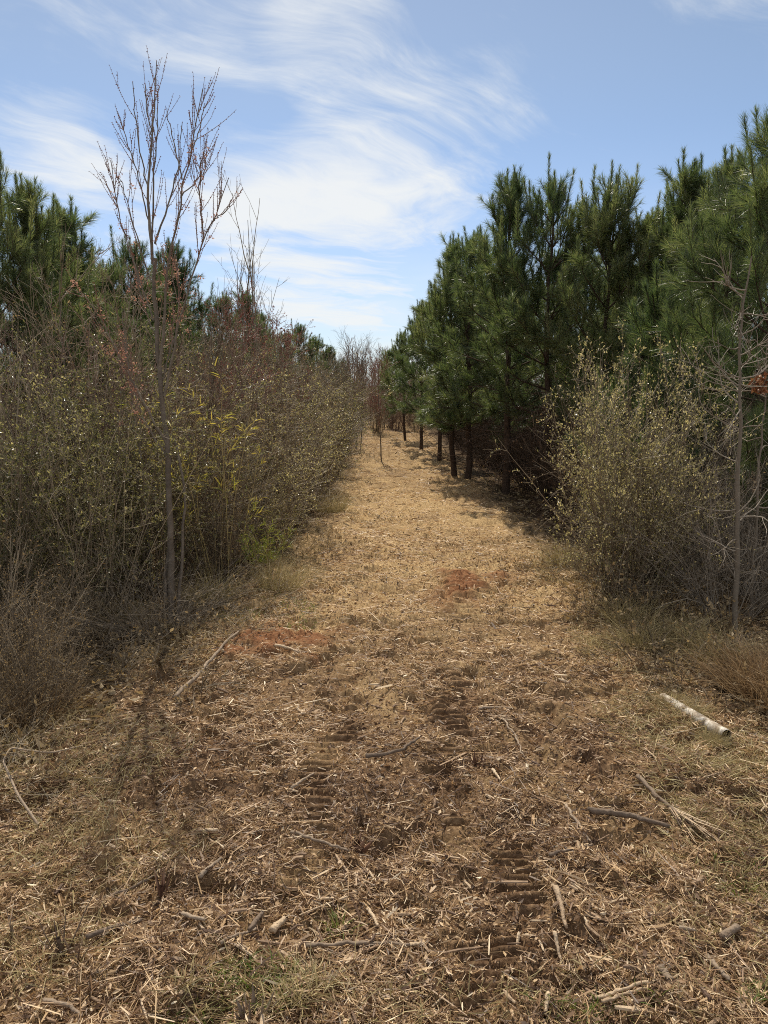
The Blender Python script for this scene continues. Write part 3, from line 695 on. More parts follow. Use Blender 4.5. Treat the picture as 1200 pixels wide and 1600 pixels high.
shrub(KB[1], -1.15, 8.3, 1.8, 'dense tan twiggy shrub bulging towards the trail', name=B_)
shrub(KS[0], -1.5, 9.2, 2.1, 'olive privet behind the bulging tan shrub')
shrub(KB[3], -1.05, 9.7, 1.75, 'pale twiggy shrub where the verge meets the trail bend', name=B_)
shrub(KB[0], -1.65, 10.7, 2.3, 'grey-brown brush under the red-budded sapling', name=B_)
shrub(KS[3], -1.05, 11.2, 1.8, 'rounded straw green privet along the middle of the trail')
shrub(KB[1], -1.5, 12.6, 2.2, 'brown brush rising behind the straw green privet', name=B_)
shrub(KS[1], -.95, 13.0, 1.75, 'small olive privet opposite the twin trunked pine')
shrub(KB[3], -1.4, 14.6, 2.2, 'hazy tan brush below the rounded dark pine', name=B_)
shrub(KB[1], -.95, 15.2, 1.7, 'low tan shrub beside the far red sapling', name=B_)
shrub(KB[0], -1.5, 17.0, 2.3, 'far grey brush behind the low tan shrub', name=B_)
shrub(KS[0], -1.0, 17.8, 1.7, 'far olive shrub at the foot of the paired bare trunks')
for i, (x, y, h) in enumerate([(-2.7, 7.3, 2.5), (-2.4, 8.6, 2.5), (-3.2, 8.2, 2.6), (-2.3, 10.2, 2.6), (-3.0, 10.2, 2.7), (-2.2, 12.0, 2.6), (-2.9, 12.6, 2.8), (-2.1, 14.2, 2.6), (-2.2, 16.4, 2.6),
                               (-2.1, 18.8, 2.6), (-1.4, 20.5, 2.3), (-2.0, 23, 2.6), (-1.2, 24, 2.4), (-3.4, 6.6, 2.4), (-4.1, 6.3, 2.4), (-4.2, 7.6, 2.6)]):
    shrub(KB[(i * 3 + 2) % 4], x, y, h, 'tall bare brush filling the thicket between front shrubs and pines', name=B_, group='bare brush in the depth of the thicket')
for i, (x, y, h) in enumerate([(-1.9, 6.9, 2.35), (-2.6, 6.6, 2.5), (-1.55, 7.4, 2.3), (-2.1, 8.4, 2.55), (-1.6, 9.6, 2.4), (-3.1, 6.2, 2.5), (-1.7, 11.6, 2.5), (-1.4, 13.6, 2.35), (-1.9, 15.4, 2.6)]):
    shrub(KTALL[i % 2], x, y, h * .86, 'ragged reddish-brown bare shrub standing above the leafy privets', name=B_, group='ragged bare shrubs above the privets', wide=.8)
shrub(KCLUMP, -1.78, 3.5, .66, 'brown dry clump of fine stems at the lower edge of the thicket', H=.7, wide=.72, name='dry_shrub', cat='dry shrub', group=None)
shrub(KCLUMP, -2.3, 4.0, .9, 'taller dry brown clump behind the low brown one', H=.7, name='dry_shrub', cat='dry shrub', group=None)
shrub(KCLUMP, -2.05, 4.55, .45, 'grey dry tangle on the shaded ground before the privets', H=.7, name='dry_shrub', cat='dry shrub', group=None)
x, y = g(418, 922)
KC = cane_kit(601, 1.0, 18, 700, .30)
put(KC, 'river_cane', 'bright green river cane leaning out over the verge', 'cane', x, y, scl=.50, group='river cane')
put(cane_kit(602, 1.9, 12, 520, .85), 'river_cane', 'tall yellowed river cane beside the maple trunk', 'cane', g(345, 915)[0], g(345, 915)[1], scl=.86, group='river cane')

# red budded saplings
def sap(kit, px, base_y, top, label, H=3.0, Y=None, name='bare_sapling', cat='sapling', group='bare saplings'):
    if Y is None: Y = g(px, base_y)[1]
    x, z = at(px, top, Y)
    return put(kit, name, label, cat, x, Y, rot=rr.uniform(0, 6.28), scl=(z + .02) / H, group=group)
sap(KRED[0], 388, 0, 490, 'crimson-budded sapling rising over the brush', 2.6, Y=9.4, name='red_sapling')
sap(KRED[1], 335, 0, 505, 'thinner red-budded sapling beside the crimson one', 2.6, Y=8.2, name='red_sapling')
sap(KRED[0], 425, 0, 520, 'small dark red sapling on the slope of the brush', 2.6, Y=11.5, name='red_sapling')
sap(KRED[0], 596, 720, 575, 'slender red-budded sapling standing on the trail near its end', 2.6, name='red_sapling')
sap(KWHIP[0], 384, 0, 335, 'tall bare whip reaching highest above the pines past the maple', Y=13.5)
sap(KWHIP[1], 372, 0, 385, 'thin bare whip close beside the highest whip', Y=13.9)
sap(KWHIP[0], 400, 0, 400, 'curving bare whip on the far side of the highest whip', Y=14.4)
sap(KWHIP[1], 345, 0, 400, 'faint bare whip between the maple crown and the other whips', Y=13.0)
sap(KSAP[0], 95, 0, 425, 'grey bare sapling in front of the rounded pine', Y=6.9)
sap(KSAP[2], 30, 0, 470, 'dark forking sapling at the frame in the thicket', Y=5.4)
sap(KSAP[1], 215, 0, 470, 'dark upright sapling forked beside the maple trunk', Y=5.6)
sap(KSAP[2], 300, 0, 470, 'brown bare sapling behind the yellowed cane', Y=7.4)
sap(KSAP[0], 450, 0, 555, 'thin dark sapling in the tan brush', Y=11.0)
sap(KSAP[1], 563, 708, 560, 'paired bare trunk at the end of the brush line, thicker one')
sap(KSAP[2], 556, 705, 575, 'paired bare trunk at the end of the brush line, thinner one')
for i, (px, Y, tp) in enumerate([(535, 22, 560), (548, 25, 540), (560, 29, 545), (572, 33, 548), (583, 30, 560), (594, 35, 562), (605, 32, 565), (540, 19, 585), (578, 26, 575), (520, 20, 565), (588, 23, 590), (612, 28, 580), (625, 30, 585)]):
    sap(KSAP[i % 3], px, 0, tp, 'hazy bare tree among those closing the end of the trail', Y=Y, name='bare_tree', cat='tree', group='bare trees closing the end of the trail')
for i, (x, y, h) in enumerate([(-.2, 22.5, 1.6), (.4, 24, 1.7), (1.0, 23.5, 1.5), (.1, 26, 2.0), (.8, 27, 2.1), (1.5, 25.5, 1.8), (-.8, 26, 2.0), (0.3, 30, 2.4), (1.2, 31, 2.4)]):
    shrub(KB[(1, 2, 0)[i % 3]], x, y, h, 'low brown brush closing the end of the trail', name=B_, group='brush closing the end of the trail')

# ------------------------------------------------------------------ tall budding maple
def maple():
    rng = np.random.default_rng(77); Y0 = g(267, 968)[1]
    root = thing('maple_tree', 'tall slim maple with budded ascending branches, foremost in the thicket', 'tree', *g(267, 968), z=0)
    x0, y0 = g(267, 968); off = np.array([x0, y0, 0])
    def line(pts, n, dy=0.0):
        q = np.array([[at(px, py, Y0 + dy * i / max(len(pts) - 1, 1))[0], Y0 + dy * i / max(len(pts) - 1, 1), at(px, py, Y0 + dy * i / max(len(pts) - 1, 1))[1]] for i, (px, py) in enumerate(pts)])
        s = np.r_[0, np.cumsum(np.linalg.norm(np.diff(q, axis=0), axis=1))]; u = np.linspace(0, s[-1], n)
        return np.stack([np.interp(u, s, q[:, k]) for k in range(3)], 1) - off + rng.normal(0, .004, (n, 3))
    tr = Acc(); lb = Acc(); tw = Acc(); bd = Acc(); bl = Acc()
    trunk = line([(267, 975), (268, 900), (266, 800), (260, 690), (252, 600), (246, 540), (242, 480), (240, 405)], 22)
    trunk[0, 2] = -.03
    tubes(tr, trunk[None], .027, .011, 10, .35, .7)
    tubes(tr, np.stack([line([(262, 972), (258, 900), (266, 850)], 8, .06)]), .018, .012, 7, .4)
    tubes(tr, np.stack([line([(276, 972), (285, 880), (290, 780), (275, 690)], 12, .15)]), .013, .007, 7, .4)
    lead = [([(240, 405), (233, 350), (231, 300), (236, 230), (241, 160), (245, 97)], -.05, .013), ([(240, 410), (238, 340), (241, 270), (246, 200), (247, 140)], .10, .009),
            ([(248, 590), (258, 480), (267, 377), (280, 345), (285, 305), (285, 278), (298, 250), (305, 200), (316, 140)], -.2, .013),
            ([(285, 280), (275, 240), (266, 200), (260, 170)], .1, .006), ([(243, 380), (255, 342), (270, 297), (280, 250), (286, 190)], .25, .008),
            ([(258, 620), (280, 500), (305, 420), (318, 372), (334, 345), (348, 310), (356, 280)], -.3, .012), ([(318, 372), (314, 330), (312, 285), (313, 240)], -.2, .006),
            ([(240, 500), (215, 430), (196, 372), (180, 310), (173, 250)], .2, .007), ([(238, 440), (222, 400), (208, 350), (194, 300), (187, 275)], -.2, .006),
            ([(234, 350), (215, 270), (198, 220), (184, 175)], .15, .006), ([(232, 300), (218, 235), (212, 180), (207, 130)], -.15, .006), ([(237, 215), (229, 170), (226, 132)], .1, .005),
            ([(300, 240), (312, 200), (319, 165)], .1, .005), ([(334, 345), (352, 330), (364, 310)], .1, .005), ([(285, 305), (300, 290), (320, 270), (323, 235)], .2, .005),
            ([(265, 700), (230, 640), (195, 575), (160, 505), (140, 470), (112, 452)], -.3, .011), ([(266, 720), (225, 660), (205, 600), (195, 540), (190, 480)], .15, .008),
            ([(252, 600), (276, 520), (282, 450), (275, 400)], .3, .007), ([(245, 530), (225, 480), (214, 430), (208, 400)], .25, .006)]
    Ps = []
    for pts, dy, r in lead:
        q = line(pts, 14, dy); 
        Ps.append(q); tubes(lb, q[None], r * .82, .0022, 6, .5)
    P = np.stack(Ps)
    wl = np.linalg.norm(np.diff(P, axis=1), axis=-1).sum(1); wl = wl / wl.sum()
    P2 = sprout(rng, P, 190, .2, .93, (14, 34), .15, .40, 7, .025, .09, wl)
    tubes(tw, P2, .0021, .0010, 4, .62)
    P3 = sprout(rng, P2, 70, .2, .8, (12, 26), .08, .2, 4, .04, .12)
    tubes(tw, P3, .0016, .0010, 3, .62)
    # buds: small paired knobs up each shoot
    for Q, n in ((P2, 13), (P[:, 8:], 7), (P3, 5)):
        idx = np.repeat(np.arange(len(Q)), n); t = np.tile(np.linspace(.12, 1, n), len(Q))
        o, T = sample(Q, idx, t)
        for sgn in (1, -1):
            q = perp(rng, T); s = rng.uniform(.5, 1.2, len(o)) * .0042
            d = nrm(T * .5 + q)
            for k in range(1): leaves(bd, rng, o, d, s * 1.9, s * 1.5, np.clip(rng.normal(.35, .2, len(o)), 0, 1), .45)
    # pink blossom clusters lower in the crown
    allP = np.concatenate([P2, ]); n = 230
    idx = rng.integers(0, len(allP), n); o, T = sample(allP, idx, rng.uniform(.05, .75, n))
    wgt = np.interp(o[:, 2], [1.5, 1.9, 2.5, 3.3], [1, 1, .5, .03]); k = rng.random(n) < wgt; o = o[k]
    lowp = sample(P, rng.integers(0, len(P), 90), rng.uniform(.3, .9, 90))[0]; lowp = lowp[(lowp[:, 2] < 2.5)] + rng.normal(0, .06, (int((lowp[:, 2] < 2.5).sum()), 3))
    o = np.concatenate([o, lowp])
    o = np.repeat(o, 9, 0) + rng.normal(0, .010, (len(o) * 9, 3)); d = nrm(rng.normal(0, 1, o.shape))
    leaves(bl, rng, o, d, rng.uniform(.012, .022, len(o)), .008, np.clip(rng.normal(.5, .25, len(o)), 0, 1), .3)
    for nme, a, m, sm in (('trunk', tr, 'maplebark', True), ('branching', lb, 'maplebark', True), ('fine_branching', tw, 'redtwig', True), ('buds', bd, 'bud', False), ('blossom', bl, 'samara', False)):
        link(nme, a.mesh('maple_' + nme, M[m], sm), root)
maple()

# ------------------------------------------------------------------ brush on the pipe side
shrub(KBIG, 1.80, 5.4, 1.86, 'big round privet with olive leaves at the trail edge', H=1.95, group=None, wide=.76)
shrub(KS[3], 2.2, 6.0, 1.75, 'privet behind the round one with pale green top', group=None)
shrub(KB[0], 2.25, 7.0, 1.95, 'reddish vine-tangled shrub rising over the round privet', name=B_, group=None)
for i, (x, y, h, lb, w) in enumerate([(2.45, 5.15, 1.45, 'grey arching bare shrub between the round privet and the dead sapling', 1), (2.95, 5.5, 1.65, 'grey bare thicket behind the bleached dead sapling', 1),
                                   (2.75, 6.3, 1.8, 'taller grey bare shrub under the yellowish young pine', 1), (3.5, 6.4, 1.9, 'bare grey shrub below the large long-needled pine', 1)]):
    shrub(KG, x, y, h, lb, H=1.9, name='bare_shrub', group='grey bare shrubs of the pine side', wide=w * .8)
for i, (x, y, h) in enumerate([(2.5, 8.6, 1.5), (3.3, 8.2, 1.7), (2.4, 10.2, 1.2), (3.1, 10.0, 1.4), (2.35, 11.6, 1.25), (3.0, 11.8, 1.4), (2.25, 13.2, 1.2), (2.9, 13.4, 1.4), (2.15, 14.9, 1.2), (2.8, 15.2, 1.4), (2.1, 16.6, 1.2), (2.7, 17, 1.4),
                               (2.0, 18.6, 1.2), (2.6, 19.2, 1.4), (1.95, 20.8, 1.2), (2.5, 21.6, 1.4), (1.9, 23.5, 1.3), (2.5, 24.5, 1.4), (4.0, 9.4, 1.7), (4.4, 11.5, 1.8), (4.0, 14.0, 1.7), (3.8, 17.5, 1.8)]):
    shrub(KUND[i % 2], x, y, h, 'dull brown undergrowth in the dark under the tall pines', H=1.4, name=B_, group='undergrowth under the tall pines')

def dead_sapling(px0, py0, pts, label, seed, r, nb, n2):
    rng = np.random.default_rng(seed); x0, y0 = g(px0, py0)
    root = thing('dead_sapling', label, 'sapling', x0, y0, z=float(h_low(x0, y0)) - .02)
    q = np.array([[at(a, b, y0)[0] - x0, 0, at(a, b, y0)[1]] for a, b in pts]); q[0, 2] = 0
    s = np.r_[0, np.cumsum(np.linalg.norm(np.diff(q, axis=0), axis=1))]; u = np.linspace(0, s[-1], 18)
    T = np.stack([np.interp(u, s, q[:, k]) for k in range(3)], 1) + rng.normal(0, .005, (18, 3))
    tr = Acc(); br = Acc(); tubes(tr, T[None], r, r * .22, 9, .42)
    t = np.sort(rng.uniform(.16, .97, nb)); az = rng.uniform(0, 2 * PI, nb)
    az = np.where(rng.random(nb) < .6, rng.choice([0.0, PI], nb) + rng.normal(0, .5, nb), az)
    o, _ = sample(T[None], np.zeros(nb, int), t)
    L = np.interp(t, [.16, .5, 1], [.6, .62, .3]) * rng.uniform(.5, 1.1, nb)
    P = grow(rng, o, np.stack([np.cos(az), np.sin(az), rng.normal(.25, .35, nb)], 1), L, 10, .16, rng.normal(.05, .06, nb), .04)
    tubes(br, P, .0050, .0016, 5, np.clip(rng.normal(.75, .15, nb), 0, 1))
    P2 = sprout(rng, P, n2, .3, 1, (25, 60), .10, .32, 6, .12, .05)
    tubes(br, P2, .0026, .0012, 4, np.clip(rng.normal(.7, .15, n2), 0, 1))
    link('trunk', tr.mesh('dead_trunk', M['deadwood']), root); link('branching', br.mesh('dead_branches', M['deadwood']), root)
dead_sapling(1150, 985, [(1150, 985), (1152, 850), (1155, 700), (1155, 560), (1162, 470), (1176, 385)], 'bleached dead sapling with curled bare side branches beside the thicket', 811, .019, 30, 110)
dead_sapling(1172, 960, [(1172, 960), (1180, 820), (1190, 690), (1196, 600), (1200, 520)], 'thinner dead sapling standing just past the bleached one', 812, .012, 16, 50)
# rust coloured leaf cluster caught in the thinner sapling
rng = np.random.default_rng(5); a = Acc(); x, z = at(1188, 597, 4.95)
o = np.array([x, 4.95, z]) + rng.normal(0, 1, (60, 3)) * [.022, .022, .035]; leaves(a, rng, o, nrm(rng.normal(0, 1, (60, 3)) + [0, 0, -1]), .05, .028, rng.random(60), .3)
tag(link('leaf_cluster', a.mesh('leaf_cluster', M['rustleaf'], False)), 'rust orange dead leaves caught in the thin dead sapling', 'leaves')

# grass tufts
KT = [tuft_kit(701), tuft_kit(702, .6, 520, .2), tuft_kit(703, .5, 900, .22, 'rustgrass', .0035)]
def tuft(me, px, py, s, label, name='grass_tuft'):
    x, y = g(px, py); o = link(name, me); o.location = (x, y, float(h_low(x, y)) - .01); o.scale = (s,) * 3; o.rotation_euler = (0, 0, rr.uniform(0, 6.28))
    return tag(o, label, 'grass tuft', 'dry grass tufts')
tuft(KT[0], 1000, 1005, .62, 'pale dry grass tuft at the foot of the round privet')
tuft(KT[1], 985, 970, .6, 'taller dry tuft tucked under the round privet')
tuft(KT[2], 1180, 1065, .8, 'rust brown grass clump above the lower end of the pipe')
tuft(KT[2], 1225, 1090, .95, 'rust brown clump cut by the frame past the pipe')
tuft(KT[1], 1075, 1000, .55, 'dull dry tuft between the privet and the bleached sapling')
tuft(KT[0], 1120, 1030, .7, 'small dull tuft before the bleached sapling')
tuft(KT[0], 330, 940, .8, 'tan grass tuft beside the base of the maple')
tuft(KT[1], 440, 925, .6, 'tan tuft at the foot of the green cane')
tuft(KT[0], 190, 960, .7, 'thin tan tuft in shade under the silvery privet')
tuft(KT[1], 520, 800, .8, 'tan tuft at the trail side below the bulging tan shrub')
tuft(KT[0], 880, 880, .8, 'tan tuft where the round privet meets the trail')
tuft(KT[2], 40, 1110, .8, 'rust stems standing in the low brown clump')
tuft(KT[0], 1078, 1108, .34, 'small yellow tuft growing across the middle of the pipe')
tuft(KT[1], 1052, 1092, .26, 'low tuft half hiding the upper end of the pipe')
tuft(KT[0], 1118, 1155, .24, 'short tuft against the lower end of the pipe')
KGT = tuft_kit(711, .09, 70, .022, 'greengrass', .003, .6)
for px, py, s, lb in ((530, 1440, 1.0, 'small green grass tuft alone in the mulch'), (405, 1530, .9, 'green grass tuft in the pale grass by the splintered stub'), (1192, 1575, 1.1, 'green tuft at the frame corner in the mulch'), (660, 870, .8, 'tiny green weed in the middle of the straw trail')):
    tuft(KGT, px, py, s, lb)['group'] = 'green grass tufts'

# ------------------------------------------------------------------ pipe
def pipe():
    ax, ay = g(1036, 1086); bx, by = g(1135, 1150); R = .028
    za = float(h_low(ax, ay)) + R * .45; zb = float(h_low(bx, by)) + R * .7
    A, B = Vector((ax, ay, za)), Vector((bx, by, zb)); d = (B - A).normalized()
    root = thing('pipe', 'white weathered pipe lying in dry grass with a dark open end', 'pipe', ax, ay, z=za)
    s = d.cross(Vector((0, 0, 1))).normalized(); u = s.cross(d); L = (B - A).length
    n = 24; K = 22; rng = np.random.default_rng(3); V = []; th = np.arange(n) * 2 * PI / n
    prof = [(L * k / K, R * (1 + rng.normal(0, .008))) for k in range(K + 1)] + [(L + .001, R * .95), (L - .004, R * .88)]
    prof = [(0.004, R * .87), (0, R * .93)] + prof
    for (l, r) in prof:
        for t in th: V.append(d * l + s * (r * math.cos(t)) + u * (r * math.sin(t)))
    m = len(prof); Fc = [(k * n + j, k * n + (j + 1) % n, (k + 1) * n + (j + 1) % n, (k + 1) * n + j) for k in range(m - 1) for j in range(n)]
    a = Acc(); a.add(np.array([tuple(v) for v in V]), Fc, .42); link('pipe_wall', a.mesh('pipe_wall', M['pipe']), root)
    V = []; pr = [(L - .006, R * .868), (L - .03, R * .866), (L * .72, R * .864), (L * .70, R * .01)]
    for (l, r) in pr:
        for t in th: V.append(d * l + s * (r * math.cos(t)) + u * (r * math.sin(t)))
    Fc = [(k * n + j, (k + 1) * n + j, (k + 1) * n + (j + 1) % n, k * n + (j + 1) % n) for k in range(3) for j in range(n)]
    a = Acc(); a.add(np.array([tuple(v) for v in V]), Fc, .0); link('shade_dark_bore', a.mesh('shade_dark_bore', M['bore']), root)
pipe()

# ------------------------------------------------------------------ single sticks, stubs and chunks
def stick(pts, r0, r1, label, name='stick', m='barkstick', tint=.5, lift=.012, seed=0, fray=0, group='sticks on the trail', z_end=None, cat=None, frayup=.15, jag=0):
    """a stick lying on the ground along photo points"""
    rng = np.random.default_rng(seed + 1000)
    q = np.array([g(*p) for p in pts]); s = np.r_[0, np.cumsum(np.linalg.norm(np.diff(q, axis=0), axis=1))]; n = 16
    u = np.linspace(0, s[-1], n); xy = np.stack([np.interp(u, s, q[:, 0]), np.interp(u, s, q[:, 1])], 1)
    xy[1:-1] += rng.normal(0, min(.006, s[-1] * .012), (n - 2, 2))
    zt = h_full(xy[:, 0], xy[:, 1]); ln_ = np.interp(u, [0, s[-1]], [zt[0], zt[-1]]); ex = np.maximum(zt - ln_, 0); kk = min(s[-1] / .5, 1.0)
    zz = ln_ + ex * kk * .7 + ex.max() * (1 - kk) * .45; zz = np.convolve(np.pad(zz, 3, 'edge'), np.ones(7) / 7, 'valid') + r0 + lift * .7
    P = np.concatenate([xy, zz[:, None]], 1); o = P[0].copy(); a = Acc()
    Q = (P - o)[None]; Rr = np.interp(np.linspace(0, 1, n), [0, 1], [r0, r1]) * (1 + rng.normal(0, .10, n))
    # irregular tube with closed ends
    tubes(a, Q, r0, r1, 9, tint)
    V = a.V[0]; V += (rng.normal(0, 1, V.shape) * np.repeat(Rr, 9)[:, None] * .12).astype(np.float32)
    if jag:
        for e, sg in ((0, -1), (n - 1, 1)):
            dd = nrm(Q[0, min(e + 1, n - 1)] - Q[0, max(e - 1, 0)])
            V[e * 9:(e + 1) * 9] += dd * sg * rng.uniform(0, jag, (9, 1)) 
    a.F.setdefault(9, []).append(np.array([list(range(9))[::-1], [(n - 1) * 9 + k for k in range(9)]]))
    obj = None
    if fray:
        root = link(name, None); root.location = o; root.empty_display_size = .05; tag(root, label, cat or 'stick', group)
        link('shaft', a.mesh(name, M[m]), root)
        b = Acc(); D = nrm(Q[0, -1] - Q[0, -4]); k = fray
        O = Q[0, rng.integers(n - 5, n, k)]
        dirs = D[None] + rng.normal(0, .26, (k, 3)); dirs[:, 2] = rng.normal(.02, frayup * .6, k)
        G = grow(rng, O, dirs, rng.uniform(.08, .22, k), 6, .05); G[:, :, 2] = np.maximum(G[:, :, 2], -.02)
        tubes(b, G, r1 * .55, .0012, 4, np.clip(rng.normal(.75, .15, k), 0, 1)); link('frayed_end', b.mesh('frayed_end', M['chip']), root)
        return root
    obj = link(name, a.mesh(name, M[m])); obj.location = o
    return tag(obj, label, cat or 'stick', group)

stick([(478, 1481), (540, 1479), (640, 1481)], .0065, .0045, 'long straight stick lying level across the mulch near the pale grass', tint=.6, seed=1)
stick([(640, 1478), (662, 1476)], .006, .005, 'short pale chip at the tip of the long straight stick', 'wood_chunk', 'chip', .8, seed=2, cat='wood chunk', group='wood chunks')
stick([(272, 1088), (320, 1048), (374, 1003)], .013, .006, 'long thin limb leaning up from shade towards the red clay', tint=.75, seed=3, lift=.03)
stick([(345, 960), (365, 1000), (400, 1050)], .004, .002, 'thin stalk crossing the shaded leaves by the limb', tint=.6, seed=4)
stick([(925, 1268), (985, 1273), (1040, 1287)], .012, .008, 'thick barked branch split at one end, beside the frayed branch', tint=.4, seed=5, jag=.02, lift=.015)
stick([(996, 1215), (1030, 1248), (1066, 1275)], .010, .007, 'frayed branch whose shredded end fans out', tint=.55, seed=6, fray=26, lift=.02)
stick([(884, 1262), (902, 1288), (924, 1312)], .006, .004, 'slim pale stick touching a darker one at an angle', tint=.85, seed=7, lift=.02)
stick([(858, 1346), (895, 1332), (926, 1318)], .006, .004, 'dark slim stick meeting the slim pale one', tint=.45, seed=8, lift=.02)
stick([(868, 1400), (876, 1420), (884, 1443)], .010, .005, 'tapered pale splinter with torn end in mid mulch', 'wood_chunk', 'chip', .7, seed=9, jag=.02, cat='wood chunk', group='wood chunks')
stick([(1106, 1502), (1122, 1524), (1138, 1540)], .008, .006, 'long smooth chunk pointing to the frame corner', 'wood_chunk', 'barkstick', .65, seed=10, jag=.01, cat='wood chunk', group='wood chunks')
stick([(1128, 1472), (1152, 1453)], .011, .010, 'stubby round-ended log piece by a rust leaf', 'wood_chunk', 'barkstick', .6, seed=11, cat='wood chunk', group='wood chunks')
stick([(1030, 1528), (1046, 1548)], .011, .010, 'stubby barked chunk standing over a dark hollow', 'wood_chunk', 'barkstick', .6, seed=12, cat='wood chunk', group='wood chunks', lift=.012)
stick([(856, 1558), (852, 1584)], .007, .005, 'flat white splinter near the tread marks', 'wood_chunk', 'chip', 1.0, seed=13, cat='wood chunk', group='wood chunks')
stick([(930, 1553), (975, 1555), (1012, 1558)], .005, .004, 'pale split cane lying level near the lower edge', tint=.8, m='chip', seed=14)
stick([(940, 1560), (980, 1562), (1010, 1566)], .005, .0035, 'second pale cane alongside the level split cane', tint=.7, m='chip', seed=15)
stick([(866, 1467), (872, 1483), (878, 1497)], .006, .003, 'short pale sliver below the tapered splinter', 'wood_chunk', 'chip', .8, seed=16, cat='wood chunk', group='wood chunks')
stick([(748, 1102), (780, 1099), (802, 1101)], .007, .005, 'pale stick lying level beside the tread print', tint=.75, seed=17)
stick([(572, 1190), (600, 1186), (625, 1180), (655, 1160)], .009, .005, 'dark stick on the churned soil ridge', tint=.35, seed=18, lift=.02)
stick([(136, 1478), (180, 1459), (221, 1440)], .008, .006, 'dark straight stick in the lower mulch by the broken stalks', tint=.35, seed=19, lift=.02)
stick([(345, 1492), (372, 1472), (400, 1452)], .0055, .0035, 'curved pale twig beside the pale grass', tint=.7, seed=20)
stick([(312, 1379), (330, 1362), (346, 1345)], .008, .004, 'pale forked stick beside the red stub', tint=.8, seed=21, lift=.02)
stick([(286, 1437), (306, 1450), (322, 1456)], .006, .005, 'short pale stick below the red stub', tint=.8, seed=22)
stick([(160, 1385), (200, 1376), (245, 1358)], .006, .004, 'thin brown stick pointing at the red stub', tint=.5, seed=23)
stick([(70, 1570), (110, 1580), (128, 1598)], .006, .004, 'pale crooked stick in the corner of the mulch', tint=.7, seed=24)
stick([(300, 1308), (322, 1306), (340, 1308)], .010, .005, 'whitish torn splinter on brown soil', 'wood_chunk', 'chip', .95, seed=25, cat='wood chunk', group='wood chunks')
stick([(456, 1235), (470, 1222), (490, 1207)], .006, .004, 'pale stick beside the older tread print', tint=.85, seed=26)
stick([(390, 1460), (400, 1440), (410, 1425)], .008, .006, 'reddish brown stick standing out beside pale shreds', tint=.45, seed=27)
stick([(425, 1454), (436, 1440), (444, 1430)], .011, .008, 'broad pale bark flake in the mulch', 'wood_chunk', 'chip', .8, seed=28, cat='wood chunk', group='wood chunks')
stick([(575, 1418), (585, 1436), (590, 1452)], .006, .004, 'curled pale splinter past the lone green tuft', 'wood_chunk', 'chip', .85, seed=29, cat='wood chunk', group='wood chunks')
stick([(170, 1238), (188, 1246)], .009, .005, 'small white splinter on the shaded verge', 'wood_chunk', 'chip', .95, seed=30, cat='wood chunk', group='wood chunks')
stick([(455, 1300), (500, 1315), (545, 1332)], .006, .004, 'thin stick across the churned dark hollow', tint=.6, seed=31, lift=.02)
stick([(770, 1195), (782, 1215)], .007, .004, 'white chip pair beside the dark stub', 'wood_chunk', 'chip', .95, seed=32, cat='wood chunk', group='wood chunks')
stick([(786, 1120), (806, 1145), (820, 1176)], .005, .003, 'thin pale twig bending past the dark stub', tint=.8, seed=33)
stick([(430, 1018), (445, 1020), (468, 1027)], .010, .005, 'pale splintered slab at the edge of the red clay', 'wood_chunk', 'chip', .75, seed=34, cat='wood chunk', group='wood chunks')
stick([(1060, 1465), (1085, 1470)], .006, .004, 'bent pale twig beside the rust leaves', tint=.8, seed=35)

def stub(px, py, h, r, n, label, m='redstub', spread=.25, seed=0, name='stub'):
    """splintered stump of a cut stem: an outer jagged shell of splinters round a core"""
    rng = np.random.default_rng(seed + 50); x, y = g(px, py); a = Acc(); b = Acc()
    th = rng.uniform(0, 2 * PI, n); rad = np.sqrt(rng.random(n)) * r
    O = np.stack([rad * np.cos(th), rad * np.sin(th), -.02 + 0 * th], 1)
    D = np.stack([np.cos(th) * spread * rad / r + rng.normal(0, .06, n), np.sin(th) * spread * rad / r + rng.normal(0, .06, n), np.ones(n)], 1)
    P = grow(rng, O, D, h * rng.uniform(.35, 1.1, n), 5, .04)
    tubes(a, P, rng.uniform(.6, 1.4, n) * r * .30, .0010, 4, np.clip(rng.normal(.5, .25, n), 0, 1), 1.6)
    root = thing(name, label, 'stub', x, y, z=float(h_full(np.array([x]), np.array([y]))[0]), group='splintered stubs')
    link('splinters', a.mesh('stub_splinters', M[m]), root)
    C = grow(rng, np.array([[0, 0, -.03]]), [[0, 0, 1]], h * .22 + .03, 6, .03); tubes(b, C, r * .9, r * .6, 9, .35)
    link('stump_base', b.mesh('stub_base', M[m]), root)
stub(252, 1385, .11, .014, 9, 'red-brown splintered stub standing in the lower mulch', seed=1)
stub(747, 1182, .085, .018, 16, 'dark splintered stub beside the tread print', seed=2, spread=.3)
stub(866, 1202, .05, .014, 9, 'short dark stub nearly hidden in brown mulch', seed=3)
stub(95, 1480, .24, .010, 7, 'tall broken stalk leaning in the lower mulch', 'barkstick', .7, seed=4)
stub(120, 1495, .20, .009, 5, 'paler broken stalk next to the tall leaning one', 'chip', .6, seed=5)
stub(395, 1590, .10, .022, 14, 'wide splintered stub in the pale grass', 'barkstick', .5, seed=6)
stub(555, 1310, .06, .03, 14, 'ragged dark root stub in the churned hollow', 'redstub', .9, seed=7)
stub(158, 945, .16, .018, 6, 'dark cut stump in the shade before the privets', 'pinebark', .1, seed=8)
stub(20, 1470, .16, .006, 4, 'thin dark stalk upright at the frame', 'barkstick', .2, seed=9)

